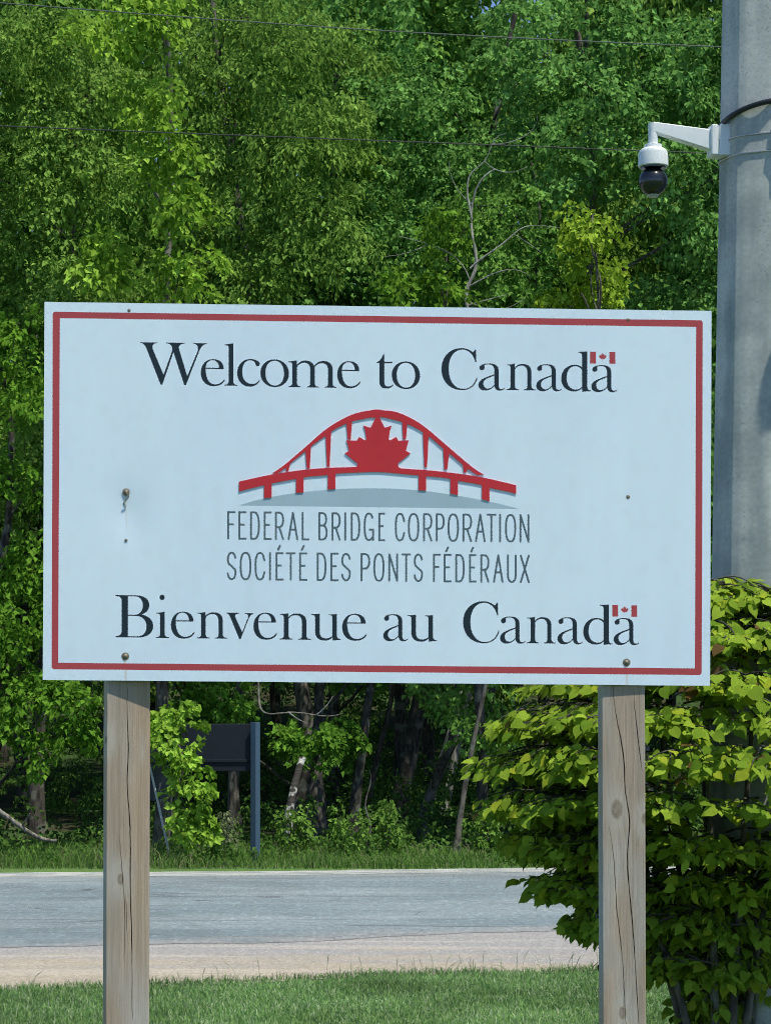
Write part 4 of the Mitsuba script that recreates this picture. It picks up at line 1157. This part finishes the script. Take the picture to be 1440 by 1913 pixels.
def camera_thing(ang, aim, label, L=0.382):
    """A dome camera on an arm: strap-on adapter, flange, arm, neck, housing and dome. ang: where on the pole; aim: the arm's heading."""
    zt_, zb_ = pyz(230, 13.9), pyz(290, 13.9)
    zc, hh = (zt_ + zb_) / 2, zt_ - zb_
    t = thing('surveillance_camera', label, 'surveillance camera', 'dome cameras on the concrete pole')
    u = np.array([math.cos(aim), math.sin(aim), 0])            # along the arm
    s = np.array([-u[1], u[0], 0])
    o = pole_pt(ang, zc, 0.0)

    def put(mesh, pos):
        M = np.eye(4)
        M[:3, 0], M[:3, 1], M[:3, 2], M[:3, 3] = u, s, [0, 0, 1], pos
        mm = mesh.copy()
        mm.apply_transform(M)
        return mm
    # tapered adapter against the pole
    sp = m3.Manifold.sphere(0.006, 10)
    ad = tm(m3.Manifold.batch_hull([sp.translate([a, b, c]) for a, b, c in
            [(-.022, -.06, -hh / 2 + .006), (-.022, .06, -hh / 2 + .006), (-.010, -.05, hh / 2 - .006), (-.010, .05, hh / 2 - .006), (.040, -.045, -hh / 2 + .006), (.040, .045, -hh / 2 + .006), (.028, -.04, hh / 2 - .006), (.028, .04, hh / 2 - .006)]]))
    obj('adapter', put(ad, o), 'm_white_metal', t, smooth=35)
    fl = tm(rbox(0.038, 0.105, hh * 0.96, 0.007))
    obj('flange', put(fl, o + u * 0.064 + [0, 0, -.003]), 'm_white_metal', t, smooth=35)
    for dz in (-.03, .03):
        sc = lathe([(0.0045, 0), (0.0045, .003), (0, .004)], [0, 0, 0], 12)
        sc.apply_transform(trimesh.transformations.rotation_matrix(math.pi / 2, [1, 0, 0]))
        obj('screw', put(sc, o + u * 0.012 - s * (0.052 - 0.005 * dz / .03) + [0, 0, dz * .9]), 'm_grey_plastic', t, smooth=35)
    # small emblem on the adapter's side: a notched triangle
    em = extrude(Polygon([(-.009, -.012), (.009, -.012), (.003, .012), (.001, .012), (.005, -.006), (-.006, -.004)]), .0008)
    em.apply_transform(trimesh.transformations.rotation_matrix(math.pi / 2, [1, 0, 0]))
    obj('emblem', put(em, o + u * 0.012 - s * 0.0535), 'm_grey_plastic', t)
    # arm: deep at the flange, slim at the elbow
    sp = m3.Manifold.sphere(0.006, 10)
    pts = [(.075, b, c) for b in (-.026, .026) for c in (-hh * .29, hh * .29)]
    pts += [(L, b * .85, hh / 2 + c) for b in (-.024, .024) for c in (-.044, -.004)]
    arm = m3.Manifold.batch_hull([sp.translate(list(q_)) for q_ in pts])
    el = m3.Manifold.cylinder(0.046, 0.026, 0.026, 24).translate([L, 0, hh / 2 - .047])
    obj('arm', put(tm(arm + el), o), 'm_white_metal', t, smooth=35)
    top = hh / 2 - .047
    obj('neck', put(lathe([(0, top), (.025, top), (.025, top - .062), (0, top - .062)][::-1], [L, 0, 0], 28), o), 'm_white_metal', t, smooth=35)
    z1 = top - .062
    obj('housing', put(lathe([(0, z1), (.036, z1), (.045, z1 - .004), (.046, z1 - .022), (.056, z1 - .024), (.070, z1 - .034), (.077, z1 - .05), (.079, z1 - .115), (.075, z1 - .119), (0, z1 - .117)][::-1], [L, 0, 0], 40), o), 'm_white_metal', t, smooth=30)
    z2 = z1 - .117
    zc2 = z2 - .078
    a = np.radians(np.linspace(-82, 64, 26))
    prof = [(0, zc2 - .0745)] + [(.0755 * math.cos(x), zc2 + .0755 * math.sin(x)) for x in a] + [(.066, zc2 + .068), (.066, z2 + .002), (0, z2 + .002)]
    obj('dome', put(lathe(prof, [L, 0, 0], 40), o), 'm_dome', t, smooth=40)
    obj('lower_cap', put(lathe([(0, zc2 - .083), (.022, zc2 - .081), (.031, zc2 - .073), (.031, zc2 - .068), (0, zc2 - .068)], [L, 0, 0], 32), o), 'm_grey_plastic', t, smooth=35)
    return t


camera_thing(math.radians(-167), math.radians(-172), 'white dome camera with black globe hanging from an arm left of the concrete pole')
camera_thing(math.radians(-87), math.radians(-48), 'white camera mount on the front of the concrete pole, cut off at the right edge', 0.515)

# wires
for nm, lab, pts, rad, m_ in (('overhead_wire', 'thin pale overhead wire crossing near the top of the picture', [(-900, -55), (170, 17), (720, 56), (1345, 86), (2300, 120)], .0065, 'm_wire_pale'),
                              ('overhead_wire', 'thin dark overhead wire crossing at the height of the surveillance camera', [(-900, 190), (0, 234), (300, 246), (720, 262), (1195, 280), (2300, 330)], .0065, 'm_wire')):
    t = thing(nm, lab, 'wire', None)
    obj('strand', tube(spline([at(x, y, 30 + 0.0004 * x) for x, y in pts], 120), rad, 6), m_, t, smooth=True)

# ------------------------------------------------------------------ the round shrub beside the right post
r = np.random.default_rng(123)
SB = thing('shrub', 'large round shrub with broad heart-shaped leaves behind the right post', 'shrub')
SC = np.array([(1345 - CX) / F * 13.7, 13.7])
ZP = np.array([0.0, 0.35, 0.7, 1.1, 1.45, 1.7, 2.05, 2.35, 2.55, 2.7])
RP = 0.96 * np.array([0.15, 0.28, 0.60, 1.02, 1.28, 1.28, 1.05, 0.72, 0.40, 0.10])


def leaf_mesh(seed):
    """A broad heart-shaped blade with a folded midrib, wavy edge and drooping tip: length 1 along x, normal z."""
    q = np.random.default_rng(seed)
    t = np.array([0.0, .02, .12, .28, .48, .68, .85])
    w = np.array([0.03, .20, .36, .44, .40, .25, .10]) * q.uniform(.78, 1.08)
    xs_ = np.array([0.0, -.06, .04, .22, .45, .70, .87])
    fold, curl, twist = q.uniform(.10, .30), q.uniform(.15, .4), q.normal(0, .12)
    mid = np.c_[t, 0 * t, -curl * t ** 2 * .6]
    V = [mid]
    for sgn in (-1, 1):
        V.append(np.c_[xs_, sgn * w, fold * w - curl * np.clip(xs_, 0, 1) ** 2 * .6 - .35 * np.clip(w - .25, 0, 1) + q.normal(0, .018, 7) + sgn * w * twist])
    V = np.vstack(V + [[[1.02, q.normal(0, .03), -curl * .72]]])
    f = []
    for k in range(6):
        f += [[k, 7 + k, k + 1], [7 + k, 8 + k, k + 1], [k, k + 1, 14 + k], [14 + k, k + 1, 15 + k]]
    f += [[6, 13, 21], [6, 21, 20]]
    return V, np.array(f)


LEAVES = [leaf_mesh(s) for s in range(8)]
stems, tw = [], []
leafP, leafA, leafN, leafT = [], [], [], []


def twig(p0, p1, sag, nl, last):
    m = (p0 + p1) / 2 + [0, 0, sag]
    q = spline([p0, m, p1], 14)
    tw.append(tube(q[::2], np.linspace(.006, .002, 7), 5))
    d = unit(np.gradient(q, axis=0))
    for k in range(nl):
        j = min(13, int(2 + (k + r.uniform(0, .8)) / nl * 12))
        side = np.cross(d[j], [0, 0, 1.0])
        side = unit(side) * (1 if k % 2 else -1)
        a = unit(d[j] * r.uniform(.3, .9) + side * r.uniform(.4, 1.0) + np.array([0, 0, -r.uniform(.1, .7)]) + r.normal(size=3) * .2)
        leafP.append(q[j] + a * .035)
        leafA.append(a)
        nn = unit(np.array([0, 0, .8]) + unit(np.array([q[j][0] - SC[0], q[j][1] - SC[1], .2])) * (.85 if last > 1.35 else .2) + r.normal(size=3) * (.36 if last > 1.35 else .5))
        leafN.append(nn)
        leafT.append(last)


base = np.array([SC[0], SC[1], 0.0])
for k in range(13):
    ph = k / 13 * 2 * np.pi + r.uniform(-.2, .2)
    zt_ = r.uniform(1.4, 2.4)
    rad = np.interp(zt_, ZP, RP) * r.uniform(.55, .85)
    e = np.array([SC[0] + rad * math.cos(ph), SC[1] + rad * math.sin(ph), zt_])
    b = base + [.12 * math.cos(ph), .12 * math.sin(ph), -0.05]
    q = spline([b, b + (e - b) * .5 + [0, 0, .25], e], 16)
    stems.append(tube(q, np.linspace(.026, .008, 16), 7))
NS = 2350
u = r.random(NS)
zz = np.where(u < 0.8, r.uniform(0.55, 2.6, NS), r.uniform(0.25, 1.3, NS))
ph = r.uniform(0, 2 * np.pi, NS)
ph = np.where(r.random(NS) < .5, r.uniform(np.pi * .95, np.pi * 2.05, NS), ph)           # denser on the sides towards the road
left = r.random(NS) < .22                                                               # and fullest on the left
zz = np.where(left, r.uniform(1.25, 2.3, NS), zz)
ph = np.where(left, r.uniform(np.pi * .72, np.pi * 1.32, NS), ph)
low_left = r.random(NS) < .17
zz = np.where(low_left, r.uniform(.55, 1.4, NS), zz)
ph = np.where(low_left, r.uniform(np.pi * .75, np.pi * 1.22, NS), ph)
for k in range(NS):
    bump = 1 + .18 * (meshkit.noise(np.array([math.cos(ph[k]) * 1.8, math.sin(ph[k]) * 1.8, zz[k] * 2.2]), 6) - .45)
    rad = np.interp(zz[k], ZP, RP) * bump * (r.uniform(.70, 1.03) if zz[k] > 1.25 else r.uniform(.75, 1.04) if low_left[k] else r.uniform(.2, 1.0))
    if math.sin(ph[k]) < -0.2 and not low_left[k]:        # towards the road the crown overhangs its own foot
        rad *= 0.66 if zz[k] < 1.15 else (1.06 if zz[k] > 1.4 else 0.86)
    # foliage in tiers, as the photograph shows: boughs that spread level with shade between them
    tier = round(zz[k] / .21) * .21
    z = zz[k] * .45 + tier * .55
    e = np.array([SC[0] + rad * math.cos(ph[k]), SC[1] + rad * math.sin(ph[k]), max(.08, z)])
    ln = min(r.uniform(.28, .5), rad * .8 + .12)
    s0 = e - np.array([math.cos(ph[k] + r.normal(0, .35)), math.sin(ph[k] + r.normal(0, .35)), 0]) * ln + [0, 0, r.uniform(-.1, .08) if z > .9 else r.uniform(.02, .2)]
    twig(s0, e, r.uniform(.01, .06), int(r.integers(8, 13)), z)
# two shoots at the top in front of the pole
for px, py, nl in ((1385, 1092, 11), (1425, 1098, 10), (1300, 1130, 9), (1362, 1128, 9), (1440, 1150, 9), (1405, 1150, 10)):
    e = at(px, py, 13.65)
    twig(e - [r.normal(0, .05), 0, .38], e, 0.0, nl, e[2])
P_, A_, N_ = np.array(leafP), np.array(leafA), np.array(leafN)
N_ = unit(N_ - (N_ * A_).sum(1, keepdims=True) * A_)
B_ = np.cross(N_, A_)
n = len(P_)
size = .032 + .056 * r.beta(2.0, 1.8, n)
kind = r.integers(0, 8, n)
hz = np.clip((P_[:, 2] - .6) / 1.9, 0, 1)
tone = np.clip(r.normal(.5, .27, n), 0, 1.2)[:, None]
col = (np.array([.13, .23, .022]) * (1 - tone) + np.array([.40, .55, .06]) * tone) * r.uniform(.85, 1.15, (n, 1))
brown = (r.random(n) < .02)[:, None]
yel = (r.random(n) < .10)[:, None]
col = np.where(yel, np.array([.38, .45, .04]), col)
col = np.where(brown, np.array([.16, .10, .04]), col)
# the leaves that show largest: nearest in each cell of a coarse picture
px_ = CX + P_[:, 0] / P_[:, 1] * F
py_ = HY + (EYE - P_[:, 2]) / P_[:, 1] * F
cell = {}
for k in np.argsort(P_[:, 1] - 0.35 * size * 10):
    c = (int(px_[k] // 27), int(py_[k] // 27))
    if -20 < px_[k] < 1460 and py_[k] < 1930 and not (px_[k] < 1326 and py_[k] < 1275) and c not in cell:
        cell[c] = k
shown = sorted(cell.values(), key=lambda k: P_[k, 1])[:300]
rest = np.setdiff1d(np.arange(n), shown)


def leaf_geo(k):
    V, f = LEAVES[kind[k]]
    return P_[k] + size[k] * (V[:, :1] * A_[k] + V[:, 1:2] * B_[k] + V[:, 2:] * N_[k]), f


def flat_leaf(ks):
    V, Fa, Co, off = [], [], [], 0
    for k in ks:
        v, f = leaf_geo(k)
        V.append(v)
        Fa.append(f + off)
        Co.append(np.repeat(col[k][None], len(v), 0))
        off += len(v)
    return np.vstack(V), np.vstack(Fa), np.vstack(Co)


for s in stems:
    obj('stem', s, 'm_bark', SB, smooth=True)
obj('twigs', cat(tw), 'm_bark_dark', SB, smooth=True)
tag(SB + '__twigs', kind='stuff')
tag(leaf_obj('foliage', flat_leaf(rest), SB, 'm_leaf_shrub', smooth=True), kind='stuff')
for k in shown:
    leaf_obj('leaf', flat_leaf([k]), SB, 'm_leaf_shrub', smooth=True)
